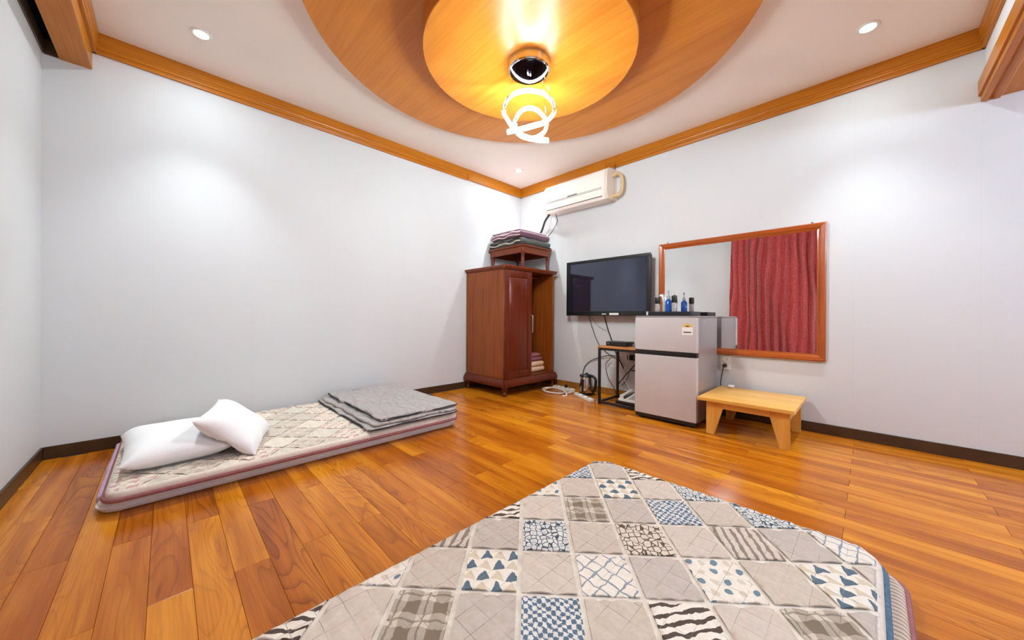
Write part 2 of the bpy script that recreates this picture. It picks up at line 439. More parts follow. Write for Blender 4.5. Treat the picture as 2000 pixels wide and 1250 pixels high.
# ------------------------------------------------------------------ pendant lamp
PC = Vector((CXY[0], CXY[1], 0)); zc = 2.372
pen = thing('pendant_lamp', 'glowing looped led strip pendant lamp under a round chrome canopy', 'pendant lamp', (CXY[0], CXY[1], zc))
can = M().lathe([(.117, zc - .05), (.124, zc - .044), (.13, zc)], PC, 48).obj('canopy', MAT['chrome'], pen)
M().lathe([(.112, zc - .054), (.114, zc - .0502)], PC, 48).obj('mirror_plate', MAT['blackglass'], can)
for k, (dx, dy) in enumerate(((-.02, 0), (0, .006), (.02, 0))):
    M().lathe([(.004, -.012), (.004, 0)], PC + Vector((dx * .6, dy, zc - .054)), 10).obj('screw', MAT['offwhite'], can)
ctrl = [(-42, 30, -.10), (0, 20, -.13), (33, 8, -.08), (50, -15, .02), (35, -42, .10), (0, -51, .13), (-35, -42, .10), (-50, -15, .02), (-40, 8, -.04), (-22, 30, -.06), (5, 42, -.05),
        (28, 30, 0), (34, 8, .05), (18, -12, .08), (0, -17, .09), (-18, -10, .07), (-28, 12, .02), (-20, 33, -.03), (5, 43, -.07), (38, 46, -.09)]
D0 = (PC - CAM).dot(Fh)
pts = [Vector((CAM.x, CAM.y, .85)) + Fh * (D0 + c) + R0 * ((1031 + a - CX) / F_PX * (D0 + c)) + Zv * ((CY - 232 - b) / F_PX * (D0 + c) + .004) for a, b, c in ctrl]
path = smooth_path(pts, 8)
M().tube(path, .0115, 8, flat=.8, up=(0, 0, 1)).obj('led_strip', MAT['led'], pen)
cen = PC + Vector((0, 0, 2.041))
inner = [p + Vector((0, 0, .0135)) for p in path]
M().tube(inner, .0035, 8, flat=3.4, up=(0, 0, 1)).obj('spine_shield', MAT['chrome'], pen)  # spine added above the strip to hold back its upward light
for i in (3, 7, 12):
    p = pts[i]; d2 = Vector((p.x - PC.x, p.y - PC.y, 0)); d2 = d2.normalized() * min(d2.length, .09)
    M().tube([p, PC + d2 + Vector((0, 0, zc - .05))], .0012, 6).obj('suspension_wire', MAT['chrome'], pen)

# ------------------------------------------------------------------ downlights
dls = [(-3.298, -.46, 'small round downlight near the curtain box and back wall'), (-.492, -3.328, 'small round downlight above the wooden bench and mirror'),
       (-.478, -.426, 'small round downlight above the wardrobe in the corner'), (-3.27, -3.33, 'small round downlight above the beige and blue patchwork mattress')]
for x, y, lb in dls:
    t = thing('downlight', lb, 'ceiling light', (x, y, H), 'downlights in the white ceiling')
    M().lathe([(.036, -.001), (.036, -.006), (.05, -.006), (.053, -.002), (.053, 0)], (x, y, H), 32).obj('ring', MAT['offwhite'], t)
    M().lathe([(.035, -.005), (.035, -.0012)], (x, y, H), 24).obj('lens', MAT['lens'], t)
    l = bpy.data.lights.new('downlight_bulb', 'SPOT'); l.energy = DOWN_WATT; l.color = LAMP_COL; l.spot_size = math.radians(84); l.spot_blend = 1.0; l.shadow_soft_size = .035
    lo = bpy.data.objects.new('downlight_bulb', l); COL.objects.link(lo); lo.location = (0, 0, -.02); lo.parent = t

# entry lamp behind the header (a glass wall lamp beside the door)
t = thing('entry_lamp', 'round frosted glass lamp on the entry wall behind the header', 'wall lamp', (-1.3, YF, 1.85))
M().lathe([(.06, 0), (.06, .02), (.03, .03)], (0, 0, 0), 24, Matrix.Translation((-1.3, YF, 1.85)) @ Matrix.Rotation(-PI / 2, 4, 'X')).obj('backplate', MAT['chrome'], t)
M().lathe([(0, .025), (.08, .04), (.12, .09), (.12, .12), (.08, .17), (0, .19)], (0, 0, 0), 24, Matrix.Translation((-1.3, YF, 1.85)) @ Matrix.Rotation(-PI / 2, 4, 'X')).obj('globe', MAT['entry'], t)

# ------------------------------------------------------------------ curtain (seen in the mirror) and window
win = struct(M().box(XL, XL + .012, -2.75, -1.62, .5, 2.1), 'window_1', MAT['glass_dark'])
wf = M()
for (a, b, c, d) in ((-2.8, -2.74, .45, 2.15), (-1.63, -1.57, .45, 2.15)): wf.box(XL, XL + .02, a, b, c, d, .003, 1)
for (c, d) in ((.45, .51), (2.09, 2.15)): wf.box(XL, XL + .02, -2.8, -1.57, c, d, .003, 1)
wf.box(XL, XL + .018, -2.2, -2.16, .5, 2.1, .003, 1)
wf.obj('window_frame', MAT['white'], win)
cm = M(); rng = random.Random(3)
CY0, CY1 = -1.56, -2.80; NY, NZ = 420, 40
ph = []; a = 0
while a < 1.02:
    ph.append(a); a += rng.uniform(.020, .066)
def fold(s):
    for i in range(len(ph) - 1):
        if ph[i] <= s < ph[i + 1]: return (1 if i % 2 else -1) * math.sin(PI * (s - ph[i]) / (ph[i + 1] - ph[i])) ** .7
    return 0
vsg = []
for i in range(NY + 1):
    s = i / NY; row = []
    for j in range(NZ + 1):
        z = .06 + (2.46 - .06) * j / NZ
        sp = s + .012 * math.sin(3 * z + 9 * s) + .006 * math.sin(7 * z + 23 * s)
        amp = (.026 + .03 * min(1, max(0, (2.34 - z) / .25))) * (.75 + .25 * math.cos(z * 1.3 + s * 11))
        row.append(cm.bm.verts.new((XL + .05 + .03 * min(1, max(0, (2.34 - z) / .25)) + amp * fold(min(max(sp, 0), 1)), CY0 + (CY1 - CY0) * s + .012 * math.sin(2.1 * z) * (1 - s), z)))
    vsg.append(row)
for i in range(NY):
    for j in range(NZ): cm.bm.faces.new((vsg[i][j], vsg[i + 1][j], vsg[i + 1][j + 1], vsg[i][j + 1]))
cur = solo(cm, 'curtain', MAT['curtain'], 'red crushed fabric curtain over the window, reflected in the mirror', 'curtain', (XL + .048, -2.18, .06), angle=180)

# ------------------------------------------------------------------ wardrobe cabinet
cxl, cxr, cyf, cyb = -.92, -.115, -.675, -.014
wd = thing('wardrobe', 'cherry wood wardrobe with one closed panel door and an open side', 'wardrobe', ((cxl + cxr) / 2, (cyf + cyb) / 2, 0))
Z0, Z1 = .18, 1.345
M().box(cxl, cxl + .02, cyf + .022, cyb, Z0, Z1, .002, 1).obj('side_panel', MAT['cherry'], wd)
M().box(cxr - .02, cxr, cyf, cyb, Z0, Z1, .002, 1).obj('side_panel', MAT['cherry'], wd)
M().box(cxl + .02, cxr - .02, cyb - .008, cyb, Z0, Z1).obj('back_panel', MAT['cherry'], wd)
M().box(cxl + .02, cxr - .02, cyf + .005, cyb - .008, Z0 - .02, Z0 + .012).obj('bottom_panel', MAT['cherryx'], wd)
xm = -.525
M().box(xm, xm + .018, cyf + .03, cyb - .01, Z0 + .012, Z1 - .02).obj('divider', MAT['cherry'], wd)
# cornice
co = M().prism([(0, 1.345), (.012, 1.35), (.02, 1.362), (.03, 1.366), (.032, 1.385), (0, 1.385)], lambda u, v, t_: (t_, cyf - u, v), cxl - .028, cxr + .026)
co.prism([(0, 1.345), (.012, 1.35), (.02, 1.362), (.028, 1.366), (.03, 1.385), (0, 1.385)], lambda u, v, t_: (cxl - u, t_, v), cyf - .01, cyb)
co.prism([(0, 1.345), (.012, 1.35), (.02, 1.362), (.026, 1.366), (.028, 1.385), (0, 1.385)], lambda u, v, t_: (cxr + u, t_, v), cyf - .01, cyb)
co.box(cxl, cxr, cyf, cyb, 1.345, 1.385)
co.obj('cornice', MAT['cherryx'], wd, angle=25)
# base moulding
prof = [(0, .18), (.012, .178), (.022, .165), (.034, .15), (.04, .13), (.038, .108), (.03, .098), (0, .098)]
ba = M().prism(prof, lambda u, v, t_: (t_, cyf - u, v), cxl - .03, cxr + .03)
ba.prism(prof, lambda u, v, t_: (cxl - u, t_, v), cyf - .02, cyb)
ba.prism(prof, lambda u, v, t_: (cxr + u * .8, t_, v), cyf - .02, cyb)
ba.box(cxl, cxr, cyf, cyb, .098, .16)
ba.obj('base_moulding', MAT['mahog'], wd, angle=30)
for fx in (cxl + .01, cxr - .01):
    for fy in (cyf + .01, cyb - .03):
        M().lathe([(.016, 0), (.024, .02), (.022, .04), (.014, .05), (.026, .062), (.03, .08), (.03, .0985)], (fx, fy, 0), 20).obj('foot', MAT['mahog'], wd)
# closed door with raised panel
dx0, dx1 = cxl, xm + .02
d = M()
for (a, b, c, e) in ((dx0, dx0 + .06, Z0 + .004, Z1 - .004), (dx1 - .06, dx1, Z0 + .004, Z1 - .004)): d.box(a, b, cyf, cyf + .02, c, e, .003, 2)
for (c, e) in ((Z0 + .004, Z0 + .075), (Z1 - .075, Z1 - .004)): d.box(dx0 + .06, dx1 - .06, cyf, cyf + .02, c, e, .003, 2)
dr = d.obj('door', MAT['mahog'], wd)
pm = M().box(dx0 + .058, dx1 - .058, cyf + .008, cyf + .016, Z0 + .073, Z1 - .073)
px0, px1, pz0, pz1 = dx0 + .062, dx1 - .062, Z0 + .078, Z1 - .078
vv = [pm.bm.verts.new(p) for p in ((px0, cyf + .009, pz0), (px1, cyf + .009, pz0), (px1, cyf + .009, pz1), (px0, cyf + .009, pz1), (px0 + .03, cyf + .001, pz0 + .03), (px1 - .03, cyf + .001, pz0 + .03), (px1 - .03, cyf + .001, pz1 - .03), (px0 + .03, cyf + .001, pz1 - .03))]
for f in ((0, 1, 5, 4), (1, 2, 6, 5), (2, 3, 7, 6), (3, 0, 4, 7), (4, 5, 6, 7)): pm.bm.faces.new([vv[i] for i in f])
pm.obj('raised_panel', MAT['mahog'], dr, angle=15)
hm = M().tube(smooth_path([(dx1 - .012, cyf, .66), (dx1 - .012, cyf - .022, .665), (dx1 - .012, cyf - .026, .70), (dx1 - .012, cyf - .026, .82), (dx1 - .012, cyf - .022, .855), (dx1 - .012, cyf, .86)], 4), .0065, 8)
ho = hm.obj('handle', MAT['kettle'], dr); ho['label'] = 'pale metal bar handle'
M().tube([(xm + .02, cyf + .2, 1.315), (cxr - .02, cyf + .2, 1.315)], .008, 8).obj('hanging_rail', MAT['chrome'], wd)

# ------------------------------------------------------------------ soft goods helpers
def axis_list(h, r, step):
    e = [0, .06 * r, .2 * r, .42 * r, .7 * r, r]
    left = [-h + q for q in e]; n = max(2, int((2 * h - 2 * r) / step)); mid = [-h + r + (2 * h - 2 * r) * k / n for k in range(1, n)]
    return left + mid + [-q for q in reversed(left)]

def rr_edge(x, y, hx, hy, rc):
    """distance from the edge of a rounded rectangle"""
    dx, dy = abs(x) - (hx - rc), abs(y) - (hy - rc)
    if dx > 0 and dy > 0: return rc - math.hypot(dx, dy)
    return min(hx - abs(x), hy - abs(y))

def rr_map(x, y, hx, hy, rc):
    dx, dy = abs(x) - (hx - rc), abs(y) - (hy - rc)
    if dx > 0 and dy > 0:
        k = max(dx, dy) / math.hypot(dx, dy)
        return math.copysign(hx - rc + dx * k, x), math.copysign(hy - rc + dy * k, y)
    return x, y

def slab(m, cx, cy, hx, hy, z0, z1, r, rc, step=.03, top=None, amp=0, seed=0, sag=None):
    """soft slab with rounded rim; top(x,y) adds height"""
    r = min(r, (z1 - z0) / 2 - 1e-4); xs, ys = axis_list(hx, r, step), axis_list(hy, r, step)
    T, Bt = {}, {}
    for i, x in enumerate(xs):
        for j, y in enumerate(ys):
            mx, my = rr_map(x, y, hx, hy, rc); e = max(0, rr_edge(mx, my, hx, hy, rc)); q = max(0, (r - e) / r)
            drop = r * (1 - math.sqrt(max(0, 1 - min(1, q) ** 2)))
            nz = amp * noise.noise(Vector(((cx + mx) * 9, (cy + my) * 9, seed))) * min(1, e / .03) if amp else 0
            if amp > .012: nz += amp * 1.1 * noise.noise(Vector(((cx + mx) * 4, (cy + my) * 4, seed + 9))) * min(1, e / .05)
            bd = i in (0, len(xs) - 1) or j in (0, len(ys) - 1)
            wx = amp * (1.6 if amp > .009 else .8) * noise.noise(Vector(((cx + mx) * 6, (cy + my) * 6, seed + 20))) if amp else 0
            zt = z1 - drop + nz + (top(cx + mx, cy + my, e) if top else 0)
            dz = sag(cx + mx, cy + my) if sag else 0
            T[i, j] = m.bm.verts.new((cx + mx + wx, cy + my + wx, zt + dz))
            Bt[i, j] = m.bm.verts.new((cx + mx + wx, cy + my + wx, z0 + drop + dz)) if not bd else None
            if bd:
                T[i, j].co.z = (z0 + z1) / 2 + ((z1 - r) - (z0 + z1) / 2) + dz
                Bt[i, j] = m.bm.verts.new((cx + mx + wx, cy + my + wx, z0 + r + dz))
    for i in range(len(xs) - 1):
        for j in range(len(ys) - 1):
            m.bm.faces.new((T[i, j], T[i + 1, j], T[i + 1, j + 1], T[i, j + 1]))
            m.bm.faces.new((Bt[i, j], Bt[i, j + 1], Bt[i + 1, j + 1], Bt[i + 1, j]))
    ring = [(i, 0) for i in range(len(xs))] + [(len(xs) - 1, j) for j in range(1, len(ys))] + [(i, len(ys) - 1) for i in range(len(xs) - 2, -1, -1)] + [(0, j) for j in range(len(ys) - 2, 0, -1)]
    for k in range(len(ring)):
        a, b = ring[k], ring[(k + 1) % len(ring)]
        m.bm.faces.new((T[a], Bt[a], Bt[b], T[b]))
    return m

def rr_outline(cx, cy, hx, hy, rc, n=7, z=0):
    P = []
    for sx, sy, a0 in ((1, 1, 0), (-1, 1, PI / 2), (-1, -1, PI), (1, -1, 3 * PI / 2)):
        for k in range(n + 1):
            a = a0 + PI / 2 * k / n
            P.append(Vector((cx + sx * (hx - rc) + rc * math.cos(a), cy + sy * (hy - rc) + rc * math.sin(a), z)))
    return P

def densify(P, step=.05):
    out = []
    for a, b in zip(P, P[1:] + P[:1]):
        n = max(1, int((b - a).length / step))
        out += [a.lerp(b, k / n) for k in range(n)]
    return out

# ------------------------------------------------------------------ quilt patch materials (u,v run along the patch)
PS = .06
INK_B, INK_G, CREAM = (74, 98, 118), (120, 104, 90), (226, 213, 198)
def pmat(name, kind, c1, c2, base=CREAM, k1=5.0, k2=5.0, soft=.9):
    t = NT('patch_' + name); uv = t.coord('UV'); sep = t.add('ShaderNodeSeparateXYZ'); t.put(sep.inputs[0], uv)
    u, v = sep.outputs[0], sep.outputs[1]
    nz = t.noise(t.coord(), 80, 3); fb = t.noise(t.coord(), 600, 2)
    bl = lin(base); bc = t.ramp(nz, [(.3, tuple(x * .93 for x in bl)), (.7, tuple(min(1, x * 1.04) for x in bl))])
    wob = t.math('MULTIPLY', t.math('SUBTRACT', t.noise(uv, 6, 2), .5), .08)
    u2, v2 = t.math('ADD', u, wob), t.math('ADD', v, wob)
    fu, fv = t.math('FRACT', t.math('MULTIPLY', u2, k1)), t.math('FRACT', t.math('MULTIPLY', v2, k2))
    if kind == 'plain': col = bc
    elif kind == 'scale':
        vo_ = t.add('ShaderNodeTexVoronoi', feature='DISTANCE_TO_EDGE'); t.put(vo_.inputs['Vector'], uv); vo_.inputs['Scale'].default_value = k1; vo_.inputs['Randomness'].default_value = .55
        col = t.mix(t.math('LESS_THAN', vo_.outputs[0], .075), bc, lin(c1))
        col = t.mix(t.math('MULTIPLY', t.math('GREATER_THAN', vo_.outputs[0], .26), .45), col, lin(c2))
    elif kind == 'tri':
        cu = t.math('FLOOR', t.math('MULTIPLY', u2, k1)); cv = t.math('FLOOR', t.math('MULTIPLY', v2, k2))
        tri = t.math('LESS_THAN', t.math('ABSOLUTE', t.math('SUBTRACT', fu, .5)), t.math('MULTIPLY', fv, .48))
        odd = t.math('MODULO', t.math('ADD', t.math('ADD', cu, cv), 40), 2)
        tc_ = t.mix(odd, lin(c2), lin(c1)); edge = t.math('GREATER_THAN', fv, .16)
        col = t.mix(t.math('MULTIPLY', tri, edge), bc, tc_)
    elif kind == 'plaid':
        a = t.math('GREATER_THAN', fu, .5); b = t.math('GREATER_THAN', fv, .5)
        s_ = t.math('ADD', a, b); col = t.mix(t.math('MULTIPLY', s_, .5), bc, lin(c1))
        th = t.math('LESS_THAN', t.math('ABSOLUTE', t.math('SUBTRACT', fu, .25)), .035)
        th2 = t.math('LESS_THAN', t.math('ABSOLUTE', t.math('SUBTRACT', fv, .25)), .035)
        col = t.mix(t.math('MULTIPLY', t.math('MAXIMUM', th, th2), .6), col, lin(c2))
    elif kind == 'dots':
        cv = t.math('FLOOR', t.math('MULTIPLY', v2, k2)); sh = t.math('MULTIPLY', t.math('MODULO', t.math('ADD', cv, 40), 2), .5)
        uu = t.math('ADD', t.math('MULTIPLY', u2, k1), sh); fu = t.math('FRACT', uu)
        d1 = t.math('POWER', t.math('SUBTRACT', fu, .5), 2.0); d2 = t.math('POWER', t.math('SUBTRACT', fv, .5), 2.0)
        inside = t.math('LESS_THAN', t.math('ADD', d1, d2), .075)
        odd = t.math('MODULO', t.math('ADD', t.math('FLOOR', uu), 40), 2)
        col = t.mix(inside, bc, t.mix(odd, lin(c1), lin(c2)))
    elif kind == 'stripe':
        st = t.math('GREATER_THAN', t.math('FRACT', t.math('ADD', t.math('MULTIPLY', v2, k2), t.math('MULTIPLY', u2, k1))), .62)
        col = t.mix(st, bc, lin(c1))
    elif kind == 'hatch':
        p_, q_ = t.math('FRACT', t.math('MULTIPLY', t.math('ADD', u2, v2), k1)), t.math('FRACT', t.math('MULTIPLY', t.math('SUBTRACT', u2, v2), k1))
        l1 = t.math('LESS_THAN', t.math('ABSOLUTE', t.math('SUBTRACT', p_, .5)), .06); l2 = t.math('LESS_THAN', t.math('ABSOLUTE', t.math('SUBTRACT', q_, .5)), .06)
        col = t.mix(t.math('MULTIPLY', t.math('MAXIMUM', l1, l2), .8), bc, lin(c1))
    elif kind == 'hound':
        w1 = t.math('MULTIPLY', t.math('SUBTRACT', t.noise(uv, 22, 2), .5), .55)
        a = t.math('GREATER_THAN', t.math('FRACT', t.math('ADD', t.math('MULTIPLY', u, k1), w1)), .5)
        b = t.math('GREATER_THAN', t.math('FRACT', t.math('ADD', t.math('MULTIPLY', v, k2), w1)), .5)
        ck = t.math('ABSOLUTE', t.math('SUBTRACT', a, b)); col = t.mix(ck, bc, lin(c1))
    gp = t.add('ShaderNodeNewGeometry').outputs['Position']; wn = t.noise(gp, 9, 3)
    sg = t.add('ShaderNodeSeparateXYZ'); t.put(sg.inputs[0], gp); wj = t.math('MULTIPLY', t.math('SUBTRACT', t.noise(gp, 25, 2), .5), .004)
    ln = []
    for k in (0, 1):
        q_ = t.math('FRACT', t.math('ADD', t.math('DIVIDE', t.math('ADD', sg.outputs[k], wj), PS), 100.5))
        ln.append(t.math('LESS_THAN', t.math('ABSOLUTE', t.math('SUBTRACT', q_, .5)), .013))
    stitch_shade = t.math('MULTIPLY', t.math('MAXIMUM', ln[0], ln[1]), t.ramp(wn, [(.4, (.12, .12, .12)), (.6, (.75, .75, .75))]))  # stitch lines, with the shade of the quilting grooves painted in
    col = t.mix(stitch_shade, col, lin(tuple(x * .58 for x in base)))
    t.set(col=col, rough=.92, spec=.18); t.bump(t.math('ADD', nz, fb), .15, .003)
    return t.m
BL, BL2, TA, TA2 = (84, 110, 132), (150, 166, 176), (198, 182, 164), (150, 136, 120)
PMAT = {
 'plain0': pmat('beige', 'plain', 0, 0, (198, 182, 166)), 'plain1': pmat('warm_beige', 'plain', 0, 0, (204, 188, 174)), 'plain2': pmat('grey_beige', 'plain', 0, 0, (190, 176, 164)),
 'bscale': pmat('blue_scales', 'scale', (70, 82, 92), (168, 176, 180), (214, 210, 204), 9), 'nscale': pmat('brown_scales', 'scale', (98, 78, 64), (206, 190, 172), (214, 200, 184), 8),
 'tri': pmat('triangles', 'tri', (92, 108, 120), (206, 188, 164), (228, 217, 203), 4, 4), 'plaid': pmat('grey_plaid', 'plaid', (128, 112, 94), (104, 92, 80), (204, 190, 172), 2.2, 2.2),
 'dots': pmat('dots', 'dots', (112, 132, 144), (206, 190, 170), (228, 216, 202), 4.5, 4.5), 'stripe': pmat('wavy_stripes', 'stripe', (84, 72, 64), 0, (230, 218, 204), 1.2, 6),
 'fine': pmat('fine_stripes', 'stripe', (142, 124, 112), 0, (206, 192, 178), 6, 1.2), 'hatch': pmat('crosshatch', 'hatch', (104, 122, 138), 0, (226, 214, 200), 3.0), 'hound': pmat('houndstooth', 'hound', (90, 108, 126), 0, (216, 211, 204), 7, 7)}
PK = (214, 178, 170)
PMAT2 = {
 'plain0': pmat('pale_linen', 'plain', 0, 0, (218, 208, 194)), 'plain1': pmat('pale_cream', 'plain', 0, 0, (226, 214, 198)), 'plain2': pmat('pale_taupe', 'plain', 0, 0, (208, 197, 184)),
 'a': pmat('pink_scales', 'scale', (204, 164, 156), (226, 200, 190), (226, 208, 194), 8), 'b': pmat('pink_triangles', 'tri', (206, 168, 160), (216, 200, 182), (230, 218, 204), 4, 4),
 'c': pmat('pink_dashes', 'hound', (212, 178, 168), 0, (228, 216, 202), 5, 5), 'd': pmat('taupe_plaid', 'plaid', (196, 180, 164), (188, 172, 156), (222, 210, 196), 2.2, 2.2)}

def clip_poly(poly, clip):
    out = list(poly); n = len(clip)
    for i in range(n):
        a, b = clip[i], clip[(i + 1) % n]; inp, out = out, []
        if not inp: break
        side = lambda p: (b[0] - a[0]) * (p[1] - a[1]) - (b[1] - a[1]) * (p[0] - a[0])
        for k in range(len(inp)):
            p, q = inp[k - 1], inp[k]; sp, sq = side(p), side(q)
            if (sp >= 0) != (sq >= 0):
                tt = sp / (sp - sq); out.append((p[0] + (q[0] - p[0]) * tt, p[1] + (q[1] - p[1]) * tt))
            if sq >= 0: out.append(q)
    return out

def puff(x, y, e):
    return .006 * (abs(math.sin(PI * x / PS)) * abs(math.sin(PI * y / PS))) ** .4 * min(1, max(0, e - .004) / .02) - .006

def quilt_pad(name, label, rect, z0, z1, base_mat, pipe_mat, side_mat, O, av, bv, chooser, mats, rc=.09, r=.03, pipe_z=None, group=None, pipe_r=.007):
    x0, x1, y0, y1 = rect; cx, cy, hx, hy = (x0 + x1) / 2, (y0 + y1) / 2, (x1 - x0) / 2, (y1 - y0) / 2
    t = thing(name, label, 'floor mattress', (cx, cy, z0), group)
    body = slab(M(), cx, cy, hx, hy, z0, z1, r, rc, .02, top=lambda x, y, e: -.0055 * min(1, e / .02)).obj('pad', base_mat, t, angle=80)
    P = densify(rr_outline(cx, cy, hx + .002, hy + .002, rc, 8, pipe_z if pipe_z else z1 - r))
    M().tube(P, pipe_r, 8, closed=True).obj('piping', pipe_mat, t)
    clip = [(p.x, p.y) for p in rr_outline(cx, cy, hx - .008, hy - .008, rc - .008, 6)]
    det = av[0] * bv[1] - av[1] * bv[0]
    sh = .045
    for i in range(-24, 25):
        for j in range(-24, 25):
            q = []
            for s_, t_ in ((i + sh, j + sh), (i + 1 - sh, j + sh), (i + 1 - sh, j + 1 - sh), (i + sh, j + 1 - sh)):
                q.append((O[0] + av[0] * s_ + bv[0] * t_, O[1] + av[1] * s_ + bv[1] * t_))
            if max(p[0] for p in q) < x0 or min(p[0] for p in q) > x1 or max(p[1] for p in q) < y0 or min(p[1] for p in q) > y1: continue
            ar = sum(q[k - 1][0] * q[k][1] - q[k][0] * q[k - 1][1] for k in range(4))
            if ar < 0: q = q[::-1]
            q = clip_poly(q, clip)
            if len(q) < 3: continue
            A = abs(sum(q[k - 1][0] * q[k][1] - q[k][0] * q[k - 1][1] for k in range(len(q)))) / 2
            if A < .0004: continue
            m = M(); bm = m.bm
            try: bm.faces.new([bm.verts.new((p[0], p[1], 0)) for p in q])
            except ValueError: bm.free(); continue
            bmesh.ops.remove_doubles(bm, verts=bm.verts, dist=1e-4)
            if not bm.faces: bm.free(); continue
            for ax in (0, 1):
                lo = min(v.co[ax] for v in bm.verts); hi = max(v.co[ax] for v in bm.verts)
                k = math.ceil(lo / (PS / 4)) * (PS / 4)
                while k < hi:
                    if k - lo > .001 and hi - k > .001:
                        co_ = Vector((0, 0, 0)); co_[ax] = k; no = Vector((0, 0, 0)); no[ax] = 1
                        bmesh.ops.bisect_plane(bm, geom=bm.verts[:] + bm.edges[:] + bm.faces[:], dist=1e-5, plane_co=co_, plane_no=no)
                    k += PS / 4
            uvl = bm.loops.layers.uv.new('UVMap')
            for f in bm.faces:
                for l in f.loops:
                    px, py = l.vert.co.x - O[0], l.vert.co.y - O[1]
                    l[uvl].uv = ((px * bv[1] - py * bv[0]) / det - i, (av[0] * py - av[1] * px) / det - j)
            bd = [e for e in bm.edges if len(e.link_faces) == 1]
            for v in bm.verts:
                e = rr_edge(v.co.x - cx, v.co.y - cy, hx, hy, rc); qq = max(0, (r - e) / r)
                v.co.z = z1 - r * (1 - math.sqrt(max(0, 1 - min(1, qq) ** 2))) + puff(v.co.x, v.co.y, e) + .0022
            ex = bmesh.ops.extrude_edge_only(bm, edges=bd)
            bmesh.ops.translate(bm, verts=[g for g in ex['geom'] if isinstance(g, bmesh.types.BMVert)], vec=(0, 0, -.004))
            m.obj('patch', mats[chooser(i, j)], t, angle=80)
    return t

known = {(-1, 0): 'bscale', (1, -2): 'tri', (0, -1): 'plaid', (2, -1): 'hound', (1, 0): 'nscale', (3, 0): 'fine', (-2, 1): 'tri', (0, 1): 'hatch', (2, 1): 'dots', (4, 1): 'tri', (-3, 2): 'plaid', (-1, 2): 'hound', (1, 2): 'stripe', (3, 2): 'plaid', (-4, 1): 'dots', (-5, 2): 'stripe', (-2, -1): 'stripe', (-3, 0): 'fine', (-1, -2): 'dots', (3, -2): 'bscale', (4, -1): 'bscale', (5, 0): 'hatch'}
kinds = ['bscale', 'tri', 'plaid', 'hound', 'nscale', 'fine', 'hatch', 'dots', 'stripe']
def choose_front(i, j):
    if (i + j) % 2 == 0: return 'plain%d' % ((i * 5 + j * 3) % 3)
    return known.get((i, j), kinds[(i * 7 + j * 5) % 9])
def choose_back(i, j):
    if (i + j) % 2 == 0: return 'plain%d' % ((i * 5 + j * 3) % 3)
    return 'abcd'[(i * 3 + j * 5) % 4]

# ------------------------------------------------------------------ front mattresses
FX0, FX1 = -3.72, -1.815
def plain_pad(name, label, rect, z0, z1, mat, pipe_mat, pz, r=.022, rc=.07, pr=.007, group=None, seed=1, pipe2=None):
    x0, x1, y0, y1 = rect; cx, cy, hx, hy = (x0 + x1) / 2, (y0 + y1) / 2, (x1 - x0) / 2, (y1 - y0) / 2
    t = thing(name, label, 'floor mattress', (cx, cy, z0), group)
    slab(M(), cx, cy, hx, hy, z0, z1, r, rc, .04, amp=.002, seed=seed).obj('pad', mat, t, angle=80)
    M().tube(densify(rr_outline(cx, cy, hx + .001, hy + .001, rc, 8, pz)), pr, 8, closed=True).obj('piping', pipe_mat, t)
    return t
striped = NT('striped_ticking'); vv_ = striped.coord(); sp_ = striped.add('ShaderNodeSeparateXYZ'); striped.put(sp_.inputs[0], vv_)
stf = striped.math('GREATER_THAN', striped.math('FRACT', striped.math('MULTIPLY', sp_.outputs[0], 55)), .7)
striped.set(col=striped.mix(stf, lin((206, 186, 168)), lin((150, 122, 106))), rough=.9); MAT['ticking'] = striped.m
plain_pad('floor_mattress', 'striped lower floor mattress with rose piping under the blue-edged patchwork quilt', (FX0, FX1 + .012, -3.425, -2.42), 0, .05, MAT['ticking'], MAT['pinkpipe'], .03, pr=.009)
quilt_pad('quilted_mattress', 'beige and blue patchwork quilted mattress pad with blue piping', (FX0, FX1, -3.378, -2.345), .0505, .113, quilted('quilt_cream', (222, 210, 196)), MAT['bluepipe'], None,
          (-2.413, -2.583), (.110, -.1205), (-.126, -.117), choose_front, PMAT, rc=.085, r=.03, pipe_z=.072, pipe_r=.011)

# ------------------------------------------------------------------ mattresses along the back wall
plain_pad('floor_mattress', 'off-white lower floor mattress under the pillows and folded grey blanket', (-3.655, -1.83, -1.105, -.085), 0, .05, MAT['white_fab'], MAT['white_fab'], .025, pr=.005, seed=4)
lm = [o for o in bpy.data.objects if o.name == 'floor_mattress.001'][0]
slab(M(), -3.645, -.58, .016, .44, .026, .062, .014, .014, .03, amp=.006, seed=2).obj('lilac_end_cloth', MAT['lilac'], lm, angle=180)
quilt_pad('quilted_mattress', 'pale cream and pink patchwork mattress pad with rose piping under two pillows', (-3.63, -1.845, -1.15, -.075), .0505, .113, quilted('quilt_pale', (230, 218, 204)), MAT['pinkpipe'], None,
          (-2.5, -.6), (.115, -.118), (-.12, -.118), choose_back, PMAT2, rc=.06, r=.028, pipe_z=.07, pipe_r=.010)

